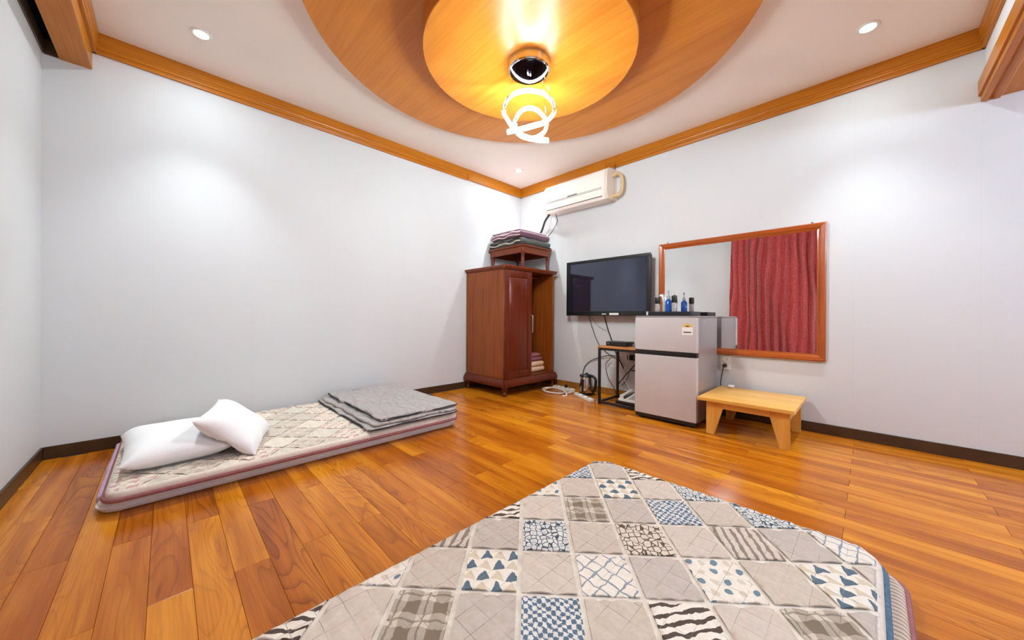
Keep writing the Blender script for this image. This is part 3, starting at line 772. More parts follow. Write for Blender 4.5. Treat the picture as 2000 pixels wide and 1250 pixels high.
# ------------------------------------------------------------------ pillows
def pillow(name, label, cx, cy, cz, lx, ly, h, rot, seed):
    m = M(); N = 30; T, Bt = {}, {}
    for i in range(N + 1):
        for j in range(N + 1):
            u, v = -1 + 2 * i / N, -1 + 2 * j / N
            uu, vv2 = math.sin(u * PI / 2), math.sin(v * PI / 2)
            k = (max(0, 1 - uu ** 4) * max(0, 1 - vv2 ** 4)) ** .55
            pin = 1 - .07 * (1 - vv2 * vv2) * abs(uu) ** 3; pin2 = 1 - .07 * (1 - uu * uu) * abs(vv2) ** 3
            x, y = uu * lx / 2 * pin, vv2 * ly / 2 * pin2
            ed = (1 - k)
            wr = .010 * ed * math.sin(34 * (x if abs(vv2) > abs(uu) else y) + seed) * k ** .3 + .006 * noise.noise(Vector((x * 7, y * 7, seed)))
            zt = h / 2 * k * (1 + .12 * noise.noise(Vector((x * 4, y * 4, seed + 5)))) + wr * k ** .2
            bd = i in (0, N) or j in (0, N)
            T[i, j] = m.bm.verts.new((x, y, zt if not bd else 0))
            Bt[i, j] = T[i, j] if bd else m.bm.verts.new((x, y, -h / 2 * k * .9))
    for i in range(N):
        for j in range(N):
            m.bm.faces.new((T[i, j], T[i + 1, j], T[i + 1, j + 1], T[i, j + 1]))
            f = [Bt[i, j], Bt[i, j + 1], Bt[i + 1, j + 1], Bt[i + 1, j]]
            if len(set(f)) == 4 and not all(q in T.values() and q.link_faces for q in f) or True:
                try: m.bm.faces.new(f)
                except ValueError: pass
    mt = Matrix.Translation((cx, cy, cz)) @ rot
    bmesh.ops.transform(m.bm, matrix=mt, verts=m.bm.verts)
    zmin = min(v.co.z for v in m.bm.verts)
    return m, zmin
def eul(rx, ry, rz): return Matrix.Rotation(math.radians(rz), 4, 'Z') @ Matrix.Rotation(math.radians(ry), 4, 'Y') @ Matrix.Rotation(math.radians(rx), 4, 'X')
from mathutils.bvhtree import BVHTree
RZ = .1158
m1, zm = pillow('p', '', -3.405, -.735, 0, .41, .60, .15, eul(0, 0, 3), 1)
bmesh.ops.translate(m1.bm, verts=m1.bm.verts, vec=(0, 0, RZ - .012 - zm))
for v in m1.bm.verts: v.co.z = max(v.co.z, RZ)
bvh = BVHTree.FromBMesh(m1.bm)
m2, zm = pillow('p', '', -3.165, -.85, 0, .33, .44, .13, eul(3, 40, -16), 4)
bmesh.ops.translate(m2.bm, verts=m2.bm.verts, vec=(0, 0, RZ - .012 - zm))
for v in m2.bm.verts:
    lo = RZ
    for ox, oy_ in ((0, 0), (.022, 0), (-.022, 0), (0, .022), (0, -.022), (.016, .016), (-.016, .016), (.016, -.016), (-.016, -.016)):
        hit = bvh.ray_cast(Vector((v.co.x + ox, v.co.y + oy_, 2)), Vector((0, 0, -1)))[0]
        if hit is not None: lo = max(lo, hit.z + .004)
    if v.co.z < lo: v.co.z = lo + .12 * max(0, v.co.z - RZ)
solo(m1, 'pillow', MAT['wcotton'], 'plump white pillow lying flat on the pink-edged mattress', 'pillow', (-3.405, -.735, RZ), angle=180)
solo(m2, 'pillow', MAT['wcotton'], 'white pillow tilted up on the end of the flat-lying pillow', 'pillow', (-3.165, -.85, RZ), angle=180)

# ------------------------------------------------------------------ folded grey blanket
def folded(name, label, cat, layers, loc, group=None):
    """layers: (cx,cy,hx,hy,z0,z1,mat,pipe)"""
    t = thing(name, label, cat, loc, group)
    for k, (cx, cy, hx, hy, z0, z1, mat, pipe, amp) in enumerate(layers):
        l = slab(M(), cx, cy, hx, hy, z0, z1, (z1 - z0) * .48, .03, .025, amp=amp, seed=k * 3 + 1).obj('layer', mat, t, angle=180)
        if pipe:
            P = densify(rr_outline(cx, cy, hx + .001, hy + .001, .03, 5, (z0 + z1) / 2), .04)
            P = [p + Vector((.6, .6, .3)) * amp * noise.noise(p * 6 + Vector((0, 0, k))) for p in P]
            M().tube(P, .0045, 6, closed=True).obj('piping', MAT[pipe], l)
    return t
bz = .1162
folded('folded_blanket', 'crinkled grey linen blanket folded in layers with dark piping', 'blanket',
       [(-2.20, -.625, .335, .535, bz, bz + .018, MAT['linen'], 'dkpipe', .010), (-2.185, -.63, .325, .525, bz + .021, bz + .039, MAT['linen'], None, .012), (-2.15, -.605, .305, .53, bz + .043, bz + .064, MAT['linen'], 'dkpipe', .016)], (-2.18, -.61, bz))

# ------------------------------------------------------------------ stool on the wardrobe, with blankets
sx0, sx1, sy0, sy1 = -.583, -.10, -.605, -.045; sz = 1.386
st = thing('wooden_stool', 'small low reddish wooden table standing on top of the wardrobe', 'stool', ((sx0 + sx1) / 2, (sy0 + sy1) / 2, sz))
M().box(sx0 - .015, sx1 + .015, sy0 - .015, sy1 + .015, sz + .255, sz + .277, .006, 2).obj('table_top', MAT['cherryx'], st)
for (a, b, c, d_) in ((sx0 + .01, sx1 - .01, sy0, sy0 + .018), (sx0 + .01, sx1 - .01, sy1 - .018, sy1), (sx0, sx0 + .018, sy0 + .01, sy1 - .01), (sx1 - .018, sx1, sy0 + .01, sy1 - .01)):
    M().box(a, b, c, d_, sz + .185, sz + .255, .002, 1).obj('apron', MAT['cherryx'], st)
for lx in (sx0 + .026, sx1 - .026):
    for ly in (sy0 + .026, sy1 - .026):
        M().lathe([(.015, 0), (.018, .01), (.016, .05), (.021, .11), (.017, .15), (.024, .165), (.02, .175), (.027, .19), (.027, .254)], (lx, ly, sz), 16).obj('leg', MAT['mahog'], st)
z = sz + .278
folded('folded_blanket', 'grey-green folded blanket lying on the small table atop the wardrobe', 'blanket',
       [(-.335, -.32, .265, .285, z, z + .022, MAT['greyb'], 'dkpipe', .006), (-.335, -.32, .262, .282, z + .024, z + .084, MAT['greyb'], None, .012)], (-.335, -.32, z))
z += .094
folded('folded_blanket', 'plum and pale pink folded blanket topmost on the wardrobe stack', 'blanket',
       [(-.335, -.315, .262, .272, z, z + .074, MAT['purple'], None, .012), (-.335, -.30, .245, .25, z + .082, z + .096, MAT['pinkl'], None, .008)], (-.335, -.315, z))
for par, zz, mt_ in (('folded_blanket.002', z + .022, 'pinkl'), ('folded_blanket.002', z + .055, 'pinkl'), ('folded_blanket.001', z - .03, 'dkpipe'), ('folded_blanket.001', z - .058, 'cream_fab')):
    P = [(-.600 + .006 * math.sin(q * 21 + zz * 90), -.57 + .5 * q, zz - .012 * q + .008 * math.sin(q * 13 + zz * 200)) for q in [k / 24 for k in range(25)]]
    M().tube(P, .0065, 6).obj('fold_edge', MAT[mt_], bpy.data.objects[par])
# cloths inside the open half
zi = Z0 + .013
folded('folded_cloth', 'peach folded cloth on the floor of the open wardrobe side', 'cloth', [(-.33, -.40, .16, .2, zi, zi + .06, MAT['peach'], None, .007), (-.335, -.41, .15, .19, zi + .061, zi + .125, MAT['peach'], None, .008)], (-.33, -.4, zi))
folded('folded_cloth', 'rose plum folded cloth topping the peach cloth inside the wardrobe', 'cloth', [(-.355, -.42, .135, .18, zi + .133, zi + .174, MAT['plumfold'], None, .006), (-.36, -.42, .12, .17, zi + .175, zi + .218, MAT['plumfold'], None, .008)], (-.355, -.42, zi + .133))

# ------------------------------------------------------------------ air conditioner
ay0, ay1 = -.60, -1.40
ac = thing('air_conditioner', 'aged white split air conditioner on the wall above the tv', 'air conditioner', (0, -1.0, 2.08))
pf = [(0, 2.415), (-.12, 2.412), (-.165, 2.40), (-.19, 2.37), (-.198, 2.30), (-.2, 2.17), (-.192, 2.12), (-.165, 2.085), (-.12, 2.075), (0, 2.09)]
M().prism(pf, lambda u, v, t_: (u, t_, v), ay0, ay1).obj('body', MAT['ac'], ac, angle=32)
pf2 = [(u * 1.012 if u < -.01 else u, v) for u, v in pf]
M().prism(pf2, lambda u, v, t_: (u, t_, v), ay1 - .035, ay1 + .001).obj('end_cap', MAT['acside'], ac, angle=32)
M().prism(pf2, lambda u, v, t_: (u, t_, v), ay0 - .001, ay0 + .012).obj('end_cap', MAT['acside'], ac, angle=32)
M().box(-.204, -.196, -1.37, -.62, 2.20, 2.203).obj('panel_seam', MAT['grey'], ac)
fp = M().prism([(-.204, 2.185), (-.201, 2.185), (-.19, 2.118), (-.194, 2.116)], lambda u, v, t_: (u, t_, v), -.625, -1.365).obj('louver', MAT['ac'], ac)
M().prism([(-.2045, 2.1865), (-.199, 2.1865), (-.199, 2.189), (-.2045, 2.189)], lambda u, v, t_: (u, t_, v), -.62, -1.37).obj('louver_gap', MAT['grey'], ac)
M().prism([(-.196, 2.113), (-.188, 2.110), (-.188, 2.113), (-.196, 2.116)], lambda u, v, t_: (u, t_, v), -.62, -1.37).obj('louver_gap', MAT['grey'], ac)
M().box(-.2035, -.198, -1.06, -.93, 2.205, 2.215).obj('display_strip', MAT['grey'], ac)
hp = smooth_path([(-.10, -1.40, 2.33), (-.10, -1.455, 2.335), (-.09, -1.50, 2.345), (-.085, -1.535, 2.30), (-.085, -1.545, 2.22), (-.085, -1.53, 2.15), (-.09, -1.49, 2.115), (-.10, -1.44, 2.12), (-.11, -1.40, 2.11)], 6)
M().tube(hp, .017, 10).obj('wrapped_pipe', MAT['cream'], ac)
M().tube([(-.10, -1.41, 2.125), (-.10, -1.455, 2.085)], .011, 8).obj('drain_elbow', MAT['cream'], ac)
M().tube([(-.02, -1.42, 2.34), (-.02, -1.425, 2.50), (-.03, -1.43, 2.45)], .004, 6).obj('wire', MAT['brown'], ac)
solo(M().tube(smooth_path([(-.14, -.62, 2.078), (-.08, -.50, 2.03), (-.03, -.40, 1.93), (-.022, -.30, 1.84), (-.02, -.22, 1.76)], 6), .013, 8), 'drain_hose', MAT['black'], 'thick black hose from the air conditioner down behind the blankets', 'hose', (-.14, -.62, 2.078))
solo(M().tube(smooth_path([(-.12, -.70, 2.076), (-.06, -.68, 2.01), (-.03, -.60, 1.93), (-.02, -.50, 1.85), (-.02, -.42, 1.76)], 6), .0035, 6), 'cable', MAT['black'], 'thin dark cable looping from the air conditioner to the wardrobe top', 'cable', (-.12, -.70, 2.076))
solo(M().tube(smooth_path([(-.13, -.66, 2.077), (-.07, -.58, 2.0), (-.03, -.50, 1.92), (-.02, -.40, 1.80)], 6), .004, 6), 'cable', MAT['wire_w'], 'pale cable running beside the black air conditioner hose', 'cable', (-.13, -.66, 2.077))

# ------------------------------------------------------------------ television
ty0, ty1, tz0, tz1, tx = -.868, -1.862, .858, 1.472, -.12
tv = thing('television', 'flat black television mounted on the wall beside the mirror', 'television', (tx + .05, (ty0 + ty1) / 2, tz0))
M().box(tx + .012, tx + .06, ty1 + .01, ty0 - .01, tz0 + .01, tz1 - .01, .006, 2).obj('back_case', MAT['black'], tv)
M().box(tx + .06, -.002, -1.5, -1.25, 1.05, 1.3, .003, 1).obj('wall_bracket', MAT['blackm'], tv)
for (a, b, c, d_) in ((ty1, ty0, tz1 - .032, tz1), (ty1, ty0, tz0, tz0 + .05), (ty0 - .04, ty0, tz0 + .05, tz1 - .032), (ty1, ty1 + .04, tz0 + .05, tz1 - .032)):
    M().box(tx, tx + .014, a, b, c, d_, .003, 2).obj('bezel', MAT['black'], tv)
M().box(tx + .004, tx + .012, ty1 + .039, ty0 - .039, tz0 + .049, tz1 - .031).obj('screen', MAT['screen'], tv)
M().box(tx - .001, tx, -1.53, -1.425, tz0 + .008, tz0 + .03).obj('sticker', MAT['offwhite'], tv)
M().box(tx - .001, tx, -1.386, -1.336, tz0 + .014, tz0 + .023).obj('logo', MAT['offwhite'], tv)
M().box(tx - .001, tx, -1.862, -1.825, tz0 + .008, tz0 + .042).obj('sticker', MAT['offwhite'], tv)

# ------------------------------------------------------------------ mirror
my0, my1, mz0, mz1 = -1.902, -3.122, .53, 1.551
mr = thing('wall_mirror', 'large wall mirror in a reddish wooden frame', 'mirror', (0, (my0 + my1) / 2, mz0))
FWD = .053
def rail(poly_y, name, mat): pass
fprof = [(0, 0), (0, -.022), (.008, -.028), (.03, -.024), (.044, -.014), (FWD, -.012), (FWD, 0)]
def frame_rail(p0, p1, inward, mat):
    """mitred rail from p0 to p1 (y,z); inward: unit (y,z)"""
    m = M(); A, Bv = [], []
    d_ = (p1[0] - p0[0], p1[1] - p0[1]); L = math.hypot(*d_); d_ = (d_[0] / L, d_[1] / L)
    for w_, dx in fprof:
        A.append(m.bm.verts.new((dx - .001, p0[0] + inward[0] * w_ + d_[0] * w_, p0[1] + inward[1] * w_ + d_[1] * w_)))
        Bv.append(m.bm.verts.new((dx - .001, p1[0] + inward[0] * w_ - d_[0] * w_, p1[1] + inward[1] * w_ - d_[1] * w_)))
    n = len(A); m.bm.faces.new(A); m.bm.faces.new(Bv[::-1])
    for k in range(n): m.bm.faces.new((A[k], Bv[k], Bv[(k + 1) % n], A[(k + 1) % n]))
    return m.obj('frame_rail', mat, mr, angle=20)
frame_rail((my0, mz1), (my1, mz1), (0, -1), MAT['frame_y']); frame_rail((my0, mz0), (my1, mz0), (0, 1), MAT['frame_y'])
frame_rail((my0, mz0), (my0, mz1), (-1, 0), MAT['frame_z']); frame_rail((my1, mz0), (my1, mz1), (1, 0), MAT['frame_z'])
M().box(-.011, -.003, my1 + .045, my0 - .045, mz0 + .045, mz1 - .045).obj('glass', MAT['mirror'], mr)
for hy_ in (-1.98, -3.04): M().box(-.012, -.004, hy_ - .006, hy_ + .006, mz1, mz1 + .014, .002, 1).obj('hanger', MAT['grey'], mr)

# ------------------------------------------------------------------ fridge
fx, fy0, fy1, fz = -.592, -1.943, -2.432, .858
fr = thing('refrigerator', 'small silver two-door refrigerator standing below the mirror', 'refrigerator', (fx + .26, (fy0 + fy1) / 2, 0))
fb = -.075
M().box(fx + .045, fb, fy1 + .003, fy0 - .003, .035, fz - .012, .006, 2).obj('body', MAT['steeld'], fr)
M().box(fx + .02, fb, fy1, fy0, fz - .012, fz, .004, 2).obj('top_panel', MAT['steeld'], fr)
zs = .553
M().box(fx, fx + .045, fy1, fy0, zs + .022, fz - .014, .007, 3).obj('upper_door', MAT['steel'], fr)
ld = M().box(fx, fx + .045, fy1, fy0, .045, zs - .016, .007, 3).obj('lower_door', MAT['steel'], fr)
M().box(fx + .004, fx + .05, fy1 + .001, fy0 - .001, zs - .016, zs + .022, .003, 2).obj('handle_recess', MAT['black'], fr)
M().box(fx + .008, fx + .05, fy1 + .004, fy0 - .004, .015, .045, .002, 1).obj('kickplate', MAT['black'], fr)
for a in (fy0 - .04, fy1 + .04):
    for b in (fx + .05, fb - .04): M().lathe([(.018, 0), (.018, .036)], (b, a, 0), 14).obj('foot', MAT['black'], fr)
ly0, ly1 = -2.405, -2.325
sk = M(); sk.box(fx - .001, fx + .001, ly0, ly1, .712, .772, .0005, 1).obj('energy_label', MAT['offwhite'], fr)
lc = (ly0 + ly1) / 2
arch = M()
for r0, r1, n in ((.014, .033, 18),):
    P = [(lc + r1 * math.cos(PI * k / n), .772 + r1 * .82 * math.sin(PI * k / n)) for k in range(n + 1)] + [(lc + r0 * math.cos(PI * k / n), .772 + r0 * .82 * math.sin(PI * k / n)) for k in range(n, -1, -1)]
    arch.prism(P, lambda u, v, t_: (t_, u, v), fx - .001, fx + .001)
arch.obj('label_arch', MAT['gold'], fr)
M().prism([(lc + .013 * math.cos(PI * k / 10), .772 + .011 * math.sin(PI * k / 10)) for k in range(11)], lambda u, v, t_: (t_, u, v), fx - .0012, fx + .001).obj('label_dial', MAT['ink'], fr)
M().box(fx - .0014, fx, ly0 + .012, ly1 - .012, .728, .737).obj('label_text_bar', MAT['ink'], fr)

# tray and toiletries on the fridge
tzb = fz + .0005
trx0, trx1, try0, try1 = -.35, -.105, -2.305, -1.945
tr = thing('tray', 'black tray holding toiletry bottles on the refrigerator', 'tray', ((trx0 + trx1) / 2, (try0 + try1) / 2, tzb))
M().box(trx0, trx1, try0, try1, tzb, tzb + .006, .002, 1).obj('tray_base', MAT['black'], tr)
for (a, b, c, d_) in ((trx0, trx0 + .006, try0, try1), (trx1 - .006, trx1, try0, try1), (trx0 + .006, trx1 - .006, try0, try0 + .006), (trx0 + .006, trx1 - .006, try1 - .006, try1)):
    M().box(a, b, c, d_, tzb + .005, tzb + .038, .002, 1).obj('tray_rim', MAT['black'], tr)
tb = tzb + .0065
def capbottle(x, y, label, k=1.0):
    t = thing('toiletry_bottle', label, 'bottle', (x, y, tb))
    M().lathe([(.0205, 0), (.022, .004), (.022, .10 * k), (.018, .108 * k)], (x, y, tb), 20).obj('bottle_body', MAT['bglass'], t)
    M().lathe([(.022, .106 * k), (.023, .109 * k), (.023, .16 * k), (.021, .164 * k)], (x, y, tb), 20).obj('cap', MAT['black'], t)
    return t
# positions: on the tray along the direction seen in the photograph
capbottle(-.215, -1.975, 'clear lotion bottle with black cap at the tv end of the tray', 1.0)
capbottle(-.225, -2.128, 'clear lotion bottle with black cap at the bench end of the tray', 1.06)
bx, by = -.2, -2.068
t = thing('pump_bottle', 'blue pump bottle with clear pump between the black-capped bottles', 'bottle', (bx, by, tb))
M().lathe([(.026, 0), (.028, .006), (.028, .125), (.018, .14), (.012, .146)], (bx, by, tb), 20).obj('bottle_body', MAT['blueliq'], t)
M().lathe([(.014, .146), (.015, .15), (.015, .172), (.005, .176), (.005, .205), (.009, .207), (.009, .222), (.004, .226)], (bx, by, tb), 16).obj('pump', MAT['clearp'], t)
M().tube([(bx, by, tb + .214), (bx - .03, by, tb + .212)], .0035, 6).obj('nozzle', MAT['clearp'], t)
hx_, hy_ = -.15, -2.0
t = thing('hair_brush', 'white handled brush standing up in the tray beside the blue bottle', 'brush', (hx_, hy_, tb))
M().tube(smooth_path([(hx_, hy_, tb), (hx_, hy_, tb + .10), (hx_, hy_ + .004, tb + .16), (hx_, hy_ + .012, tb + .185), (hx_, hy_ + .03, tb + .18)], 5), .011, 10).obj('handle', MAT['offwhite'], t)
M().tube(smooth_path([(hx_, hy_ - .014, tb), (hx_, hy_ - .014, tb + .10), (hx_, hy_ - .012, tb + .16), (hx_, hy_ - .002, tb + .195), (hx_, hy_ + .012, tb + .2)], 5), .005, 8).obj('metal_rim', MAT['chrome'], t)

# ------------------------------------------------------------------ bench
bx0, bx1, by0, by1, bt = -.635, -.045, -3.02, -2.45, .262
bn = thing('bench', 'low pine step bench with tapered board legs against the wall', 'bench', ((bx0 + bx1) / 2, (by0 + by1) / 2, 0))
M().box(bx0, bx1, by0, by1, bt - .024, bt, .004, 2).obj('bench_top', MAT['pine'], bn)
for xx in (bx0 + .03, bx1 - .055):
    M().box(xx + .003, xx + .018, by0 + .10, by1 - .10, bt - .07, bt - .024, .002, 1).obj('apron', MAT['pine'], bn)
    for s_ in (1, -1):
        yo = by1 - .055 if s_ > 0 else by0 + .028
        P = [(yo, 0), (yo - s_ * .052, 0), (yo - s_ * .105, bt - .07), (yo - s_ * .108, bt - .024), (yo, bt - .024)]
        M().prism(P, lambda u, v, t_: (t_, u, v), xx, xx + .022).obj('leg', MAT['pinez'], bn, angle=20)
for yy in (by0 + .028, by1 - .073):
    M().box(bx0 + .052, bx1 - .055, yy, yy + .018, bt - .07, bt - .024, .002, 1).obj('apron', MAT['pine'], bn)
solo(slab(M(), -.075, -2.535, .028, .022, bt + .0005, bt + .022, .01, .012, .008, amp=.003, seed=9), 'plastic_cap', MAT['offwhite'], 'small white plastic piece at the back edge of the bench', 'cap', (-.075, -2.535, bt + .0005))

# ------------------------------------------------------------------ side table with cables
sx0, sx1, sy0, sy1, sh_ = -.445, -.07, -1.928, -1.492, .565
sd = thing('side_table', 'black metal framed side table with a wooden top beside the refrigerator', 'side table', ((sx0 + sx1) / 2, (sy0 + sy1) / 2, 0))
M().box(sx0 - .005, sx1 + .005, sy0, sy1 + .005, sh_ - .018, sh_, .002, 1).obj('table_top', MAT['tabletop'], sd)
q = .022
for a in (sx0, sx1 - q):
    for b in (sy0, sy1 - q): M().box(a, a + q, b, b + q, 0, sh_ - .018, .002, 1).obj('leg', MAT['blackm'], sd)
for z_ in (sh_ - .04, .012):
    for a in (sx0, sx1 - q): M().box(a + .001, a + q - .001, sy0 + q, sy1 - q, z_, z_ + .02, .002, 1).obj('rail', MAT['blackm'], sd)
    for b in (sy0, sy1 - q): M().box(sx0 + q, sx1 - q, b + .001, b + q - .001, z_, z_ + .02, .002, 1).obj('rail', MAT['blackm'], sd)
t = thing('set_top_box', 'flat black set-top box on the side table', 'set-top box', (-.29, -1.645, sh_))
M().box(-.37, -.21, -1.75, -1.535, sh_ + .004, sh_ + .042, .004, 2).obj('case', MAT['black'], t)
M().lathe([(.006, 0), (.006, .003)], (0, 0, 0), 12, Matrix.Translation((-.37, -1.56, sh_ + .024)) @ Matrix.Rotation(-PI / 2, 4, 'Y')).obj('power_button', MAT['grey'], t)
for a in (-.36, -.22):
    for b in (-1.74, -1.545): M().lathe([(.006, 0), (.006, .005)], (a, b, sh_ ), 10).obj('foot', MAT['black'], t)
solo(M().box(-.33, -.29, -1.835, -1.79, sh_ + .0005, sh_ + .028, .004, 2), 'adapter', MAT['grey'], 'small grey adapter beside the set-top box', 'adapter', (-.31, -1.81, sh_ + .0005))
# black box with a phone, on the floor under the table
solo(M().box(-.42, -.16, -1.90, -1.665, .033, .062, .004, 2), 'flat_box', MAT['black'], 'flat black box under the white telephone', 'box', (-.29, -1.78, .033))
t = thing('telephone', 'white desk telephone with handset under the side table', 'telephone', (-.3, -1.775, .0625))
M().prism([(-.405, .0625), (-.20, .0625), (-.20, .108), (-.405, .082)], lambda u, v, t_: (u, t_, v), -1.865, -1.69).obj('phone_base', MAT['offwhite'], t)
hs = smooth_path([(-.40, -1.72, .098), (-.36, -1.72, .108), (-.30, -1.72, .117), (-.24, -1.72, .124), (-.205, -1.72, .122)], 4)
M().tube(hs, [.018, .021, .02, .017, .015, .014, .014, .013, .013, .013, .014, .016, .019, .02, .02, .019, .016][:len(hs)], 10, flat=1.1).obj('handset', MAT['offwhite'], t)
M().box(-.40, -.205, -1.752, -1.745, .085, .108, .001, 1).obj('cradle_slot', MAT['black'], t)
for i in range(4):
    for j in range(3):
        x_ = -.38 + i * .03; y_ = -1.79 - j * .024
        zt_ = .082 + (x_ + .405) * .127
        M().box(x_ - .008, x_ + .008, y_ - .007, y_ + .007, zt_ - .001, zt_ + .004, .001, 1).obj('key', MAT['grey'], t)
# kettle
kx, ky = -.155, -1.175
t = thing('kettle', 'steel electric kettle with black handle and lid on the floor', 'kettle', (kx, ky, 0))
M().lathe([(.085, 0), (.088, .008), (.088, .018), (.07, .024)], (kx, ky, 0), 28).obj('power_base', MAT['black'], t)
M().lathe([(.078, .0245), (.08, .03), (.076, .10), (.066, .175), (.062, .19)], (kx, ky, 0), 28).obj('kettle_body', MAT['kettle'], t)
M().lathe([(.064, .19), (.064, .2), (.05, .214), (.02, .22), (.012, .232), (0, .234)], (kx, ky, 0), 24).obj('lid', MAT['black'], t)
M().tube(smooth_path([(kx - .01, ky - .05, .205), (kx - .02, ky - .09, .205), (kx - .025, ky - .125, .18), (kx - .028, ky - .13, .12), (kx - .02, ky - .11, .06), (kx - .01, ky - .075, .045)], 5), .015, 10).obj('handle', MAT['black'], t)
M().tube(smooth_path([(kx + .01, ky + .05, .165), (kx + .015, ky + .075, .18), (kx + .018, ky + .092, .2)], 4), [.02, .02, .019, .018, .017, .016, .015, .014, .012], 10).obj('spout', MAT['black'], t)
M().box(kx - .081, kx - .07, ky - .012, ky + .012, .03, .17, .003, 1).obj('level_strip', MAT['black'], t)
# power strips and cords on the floor
def strip(label, p0, p1, wdt, hgt, mat, n, group=None):
    p0, p1 = Vector(p0), Vector(p1); c = (p0 + p1) / 2; L = (p1 - p0).length; ang = math.atan2(p1.y - p0.y, p1.x - p0.x)
    T = Matrix.Translation(c) @ Matrix.Rotation(ang, 4, 'Z')
    t = thing('power_strip', label, 'power strip', c, group)
    M().box(-L / 2, L / 2, -wdt / 2, wdt / 2, 0, hgt, .008, 2, T).obj('housing', mat, t)
    for k in range(n):
        x_ = -L / 2 + L * (k + .6) / (n + .4)
        M().lathe([(.017, hgt - .001), (.017, hgt + .0015), (.014, hgt + .0015), (.013, hgt + .0005)], (0, 0, 0), 16, T @ Matrix.Translation((x_, 0, 0))).obj('socket', MAT['grey'], t)
    return t, T
strip('cream power strip by the wardrobe foot with a black plug in it', (-.16, -.73, 0), (-.20, -1.03, 0), .06, .036, MAT['offwhite'], 4)
solo(M().lathe([(.014, 0), (.018, .004), (.018, .025), (.008, .032)], (-.185, -.92, .038), 14), 'plug', MAT['black'], 'black plug in the cream power strip', 'plug', (-.185, -.92, .038))
strip('bluish white power strip in front of the kettle beside the table leg', (-.29, -1.13, 0), (-.43, -1.42, 0), .05, .03, MAT['offwhite'], 3)
loop = [(-.22, -1.05, .012), (-.33, -1.02, .008), (-.42, -.90, .008), (-.40, -.78, .01), (-.30, -.74, .014), (-.24, -.82, .022), (-.30, -.98, .02), (-.40, -1.02, .018), (-.45, -.92, .018), (-.44, -.80, .02), (-.34, -.72, .022), (-.27, -.80, .03), (-.33, -1.0, .03), (-.38, -1.07, .012), (-.42, -1.10, .008), (-.45, -1.07, .008)]
solo(M().tube(smooth_path(loop, 8), .0075, 8), 'extension_cord', MAT['wire_w'], 'coiled white extension cord lying on the floor before the wardrobe', 'cord', (-.33, -.9, 0))
def cable(pts, r, label, mat='black', name='cable'):
    solo(M().tube(smooth_path(pts, 7), r, 6), name, MAT[mat], label, 'cable', pts[0])
cable([(-.03, -1.10, .90), (-.012, -1.15, .72), (-.012, -1.23, .55), (-.012, -1.36, .44), (-.012, -1.47, .40)], .0038, 'thin black cable hanging from the left end of the tv')
cable([(-.03, -1.30, .90), (-.015, -1.345, .72), (-.012, -1.39, .60), (-.012, -1.44, .47), (-.02, -1.56, .27)], .006, 'thick black cable hanging from the middle of the tv')
cable([(-.02, -1.14, .85), (-.004, -1.20, .76), (-.004, -1.27, .715), (-.004, -1.33, .69)], .0022, 'hair-thin grey cable crossing under the tv', 'grey')
cable([(-.02, -1.06, .02), (-.015, -1.02, .12), (-.015, -1.06, .28), (-.02, -1.18, .37), (-.03, -1.38, .43), (-.03, -1.50, .42)], .0045, 'dark cable arching over the kettle')
cable([(-.05, -1.40, .40), (-.048, -1.345, .33), (-.048, -1.37, .20), (-.048, -1.44, .10), (-.048, -1.47, .03)], .0038, 'dark cable dropping behind the kettle to the table leg')
cable([(-.10, -1.53, .16), (-.10, -1.60, .25), (-.10, -1.67, .33), (-.10, -1.72, .39)], .005, 'black cable crossing diagonally under the side table')
cable([(-.04, -1.62, .30), (-.035, -1.72, .29), (-.04, -1.82, .24), (-.05, -1.90, .16)], .0055, 'black cable sagging under the side table towards the refrigerator')
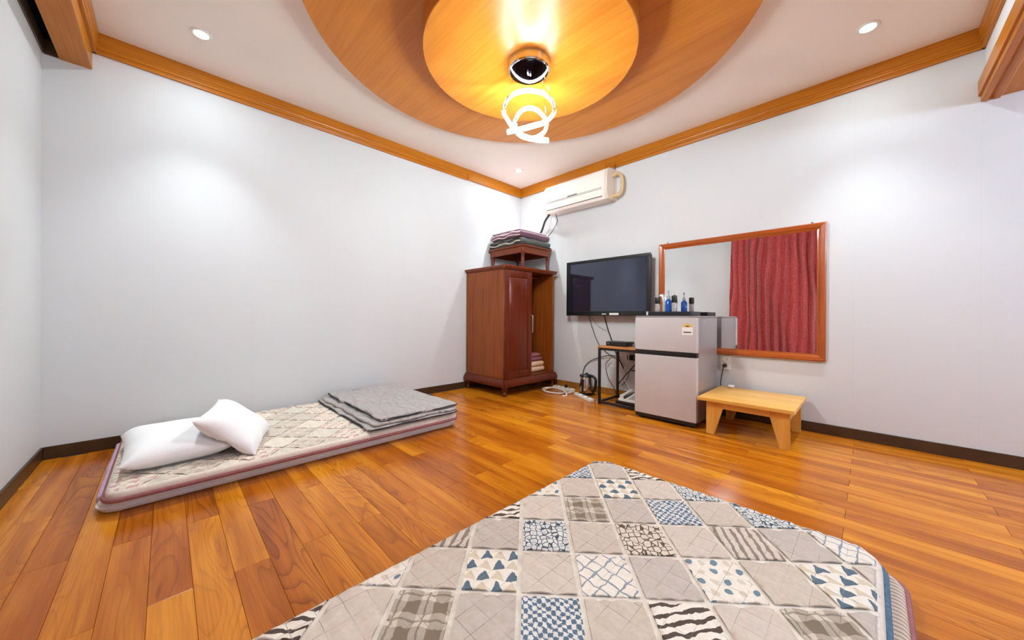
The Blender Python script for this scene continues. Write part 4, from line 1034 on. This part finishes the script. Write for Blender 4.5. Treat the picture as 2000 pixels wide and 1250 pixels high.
cable([(-.05, -1.68, .20), (-.05, -1.76, .15), (-.06, -1.84, .13), (-.06, -1.91, .12)], .0055, 'lower black cable behind the telephone')
cable([(-.03, -1.52, .12), (-.03, -1.58, .20), (-.03, -1.62, .32)], .003, 'thin black cable curling behind the side table')
cable([(-.086, -1.63, .50), (-.082, -1.62, .38), (-.08, -1.57, .28), (-.08, -1.62, .14), (-.08, -1.70, .05)], .0045, 'white cord hanging under the side table', 'wire_w')
cable([(-.05, -1.59, .47), (-.05, -1.59, .36), (-.05, -1.565, .26), (-.045, -1.54, .16)], .007, 'thick white cable bundle under the side table', 'wire_w')
t = thing('plug_adapter', 'black plug adapters on the wall under the side table', 'adapter', (-.02, -1.66, .42))
M().box(-.04, -.001, -1.72, -1.60, .40, .46, .006, 2).obj('socket_block', MAT['black'], t)
for k in range(2): M().box(-.075, -.04, -1.705 + k * .06, -1.665 + k * .06, .408, .452, .004, 2).obj('plug', MAT['black'], t)
solo(M().box(-.05, -.001, -1.86, -1.77, .30, .41, .005, 2), 'adapter', MAT['black'], 'black adapter block on the wall near the refrigerator', 'adapter', (0, -1.815, .30))
# wall outlet right of the fridge, with plug and cord
oy = -2.475
t = thing('wall_outlet', 'white wall outlet beside the refrigerator', 'outlet', (0, oy, .46))
M().box(-.008, 0, oy - .04, oy + .04, .40, .52, .003, 2).obj('plate', MAT['offwhite'], t)
M().lathe([(.022, 0), (.022, .004), (.018, .004), (.017, .002)], (0, 0, 0), 18, Matrix.Translation((-.008, oy, .49)) @ Matrix.Rotation(-PI / 2, 4, 'Y')).obj('socket', MAT['offwhite'], t)
solo(M().lathe([(.016, 0), (.018, .01), (.014, .035), (.006, .05)], (0, 0, 0), 14, Matrix.Translation((-.009, oy, .435)) @ Matrix.Rotation(-PI / 2, 4, 'Y')), 'plug', MAT['black'], 'black plug in the outlet beside the refrigerator', 'plug', (-.009, oy, .435))
cable([(-.055, oy, .435), (-.06, oy + .005, .40), (-.04, oy + .025, .30), (-.03, oy + .03, .12), (-.03, oy + .03, .01)], .0035, 'dark cord dropping from the outlet behind the bench')
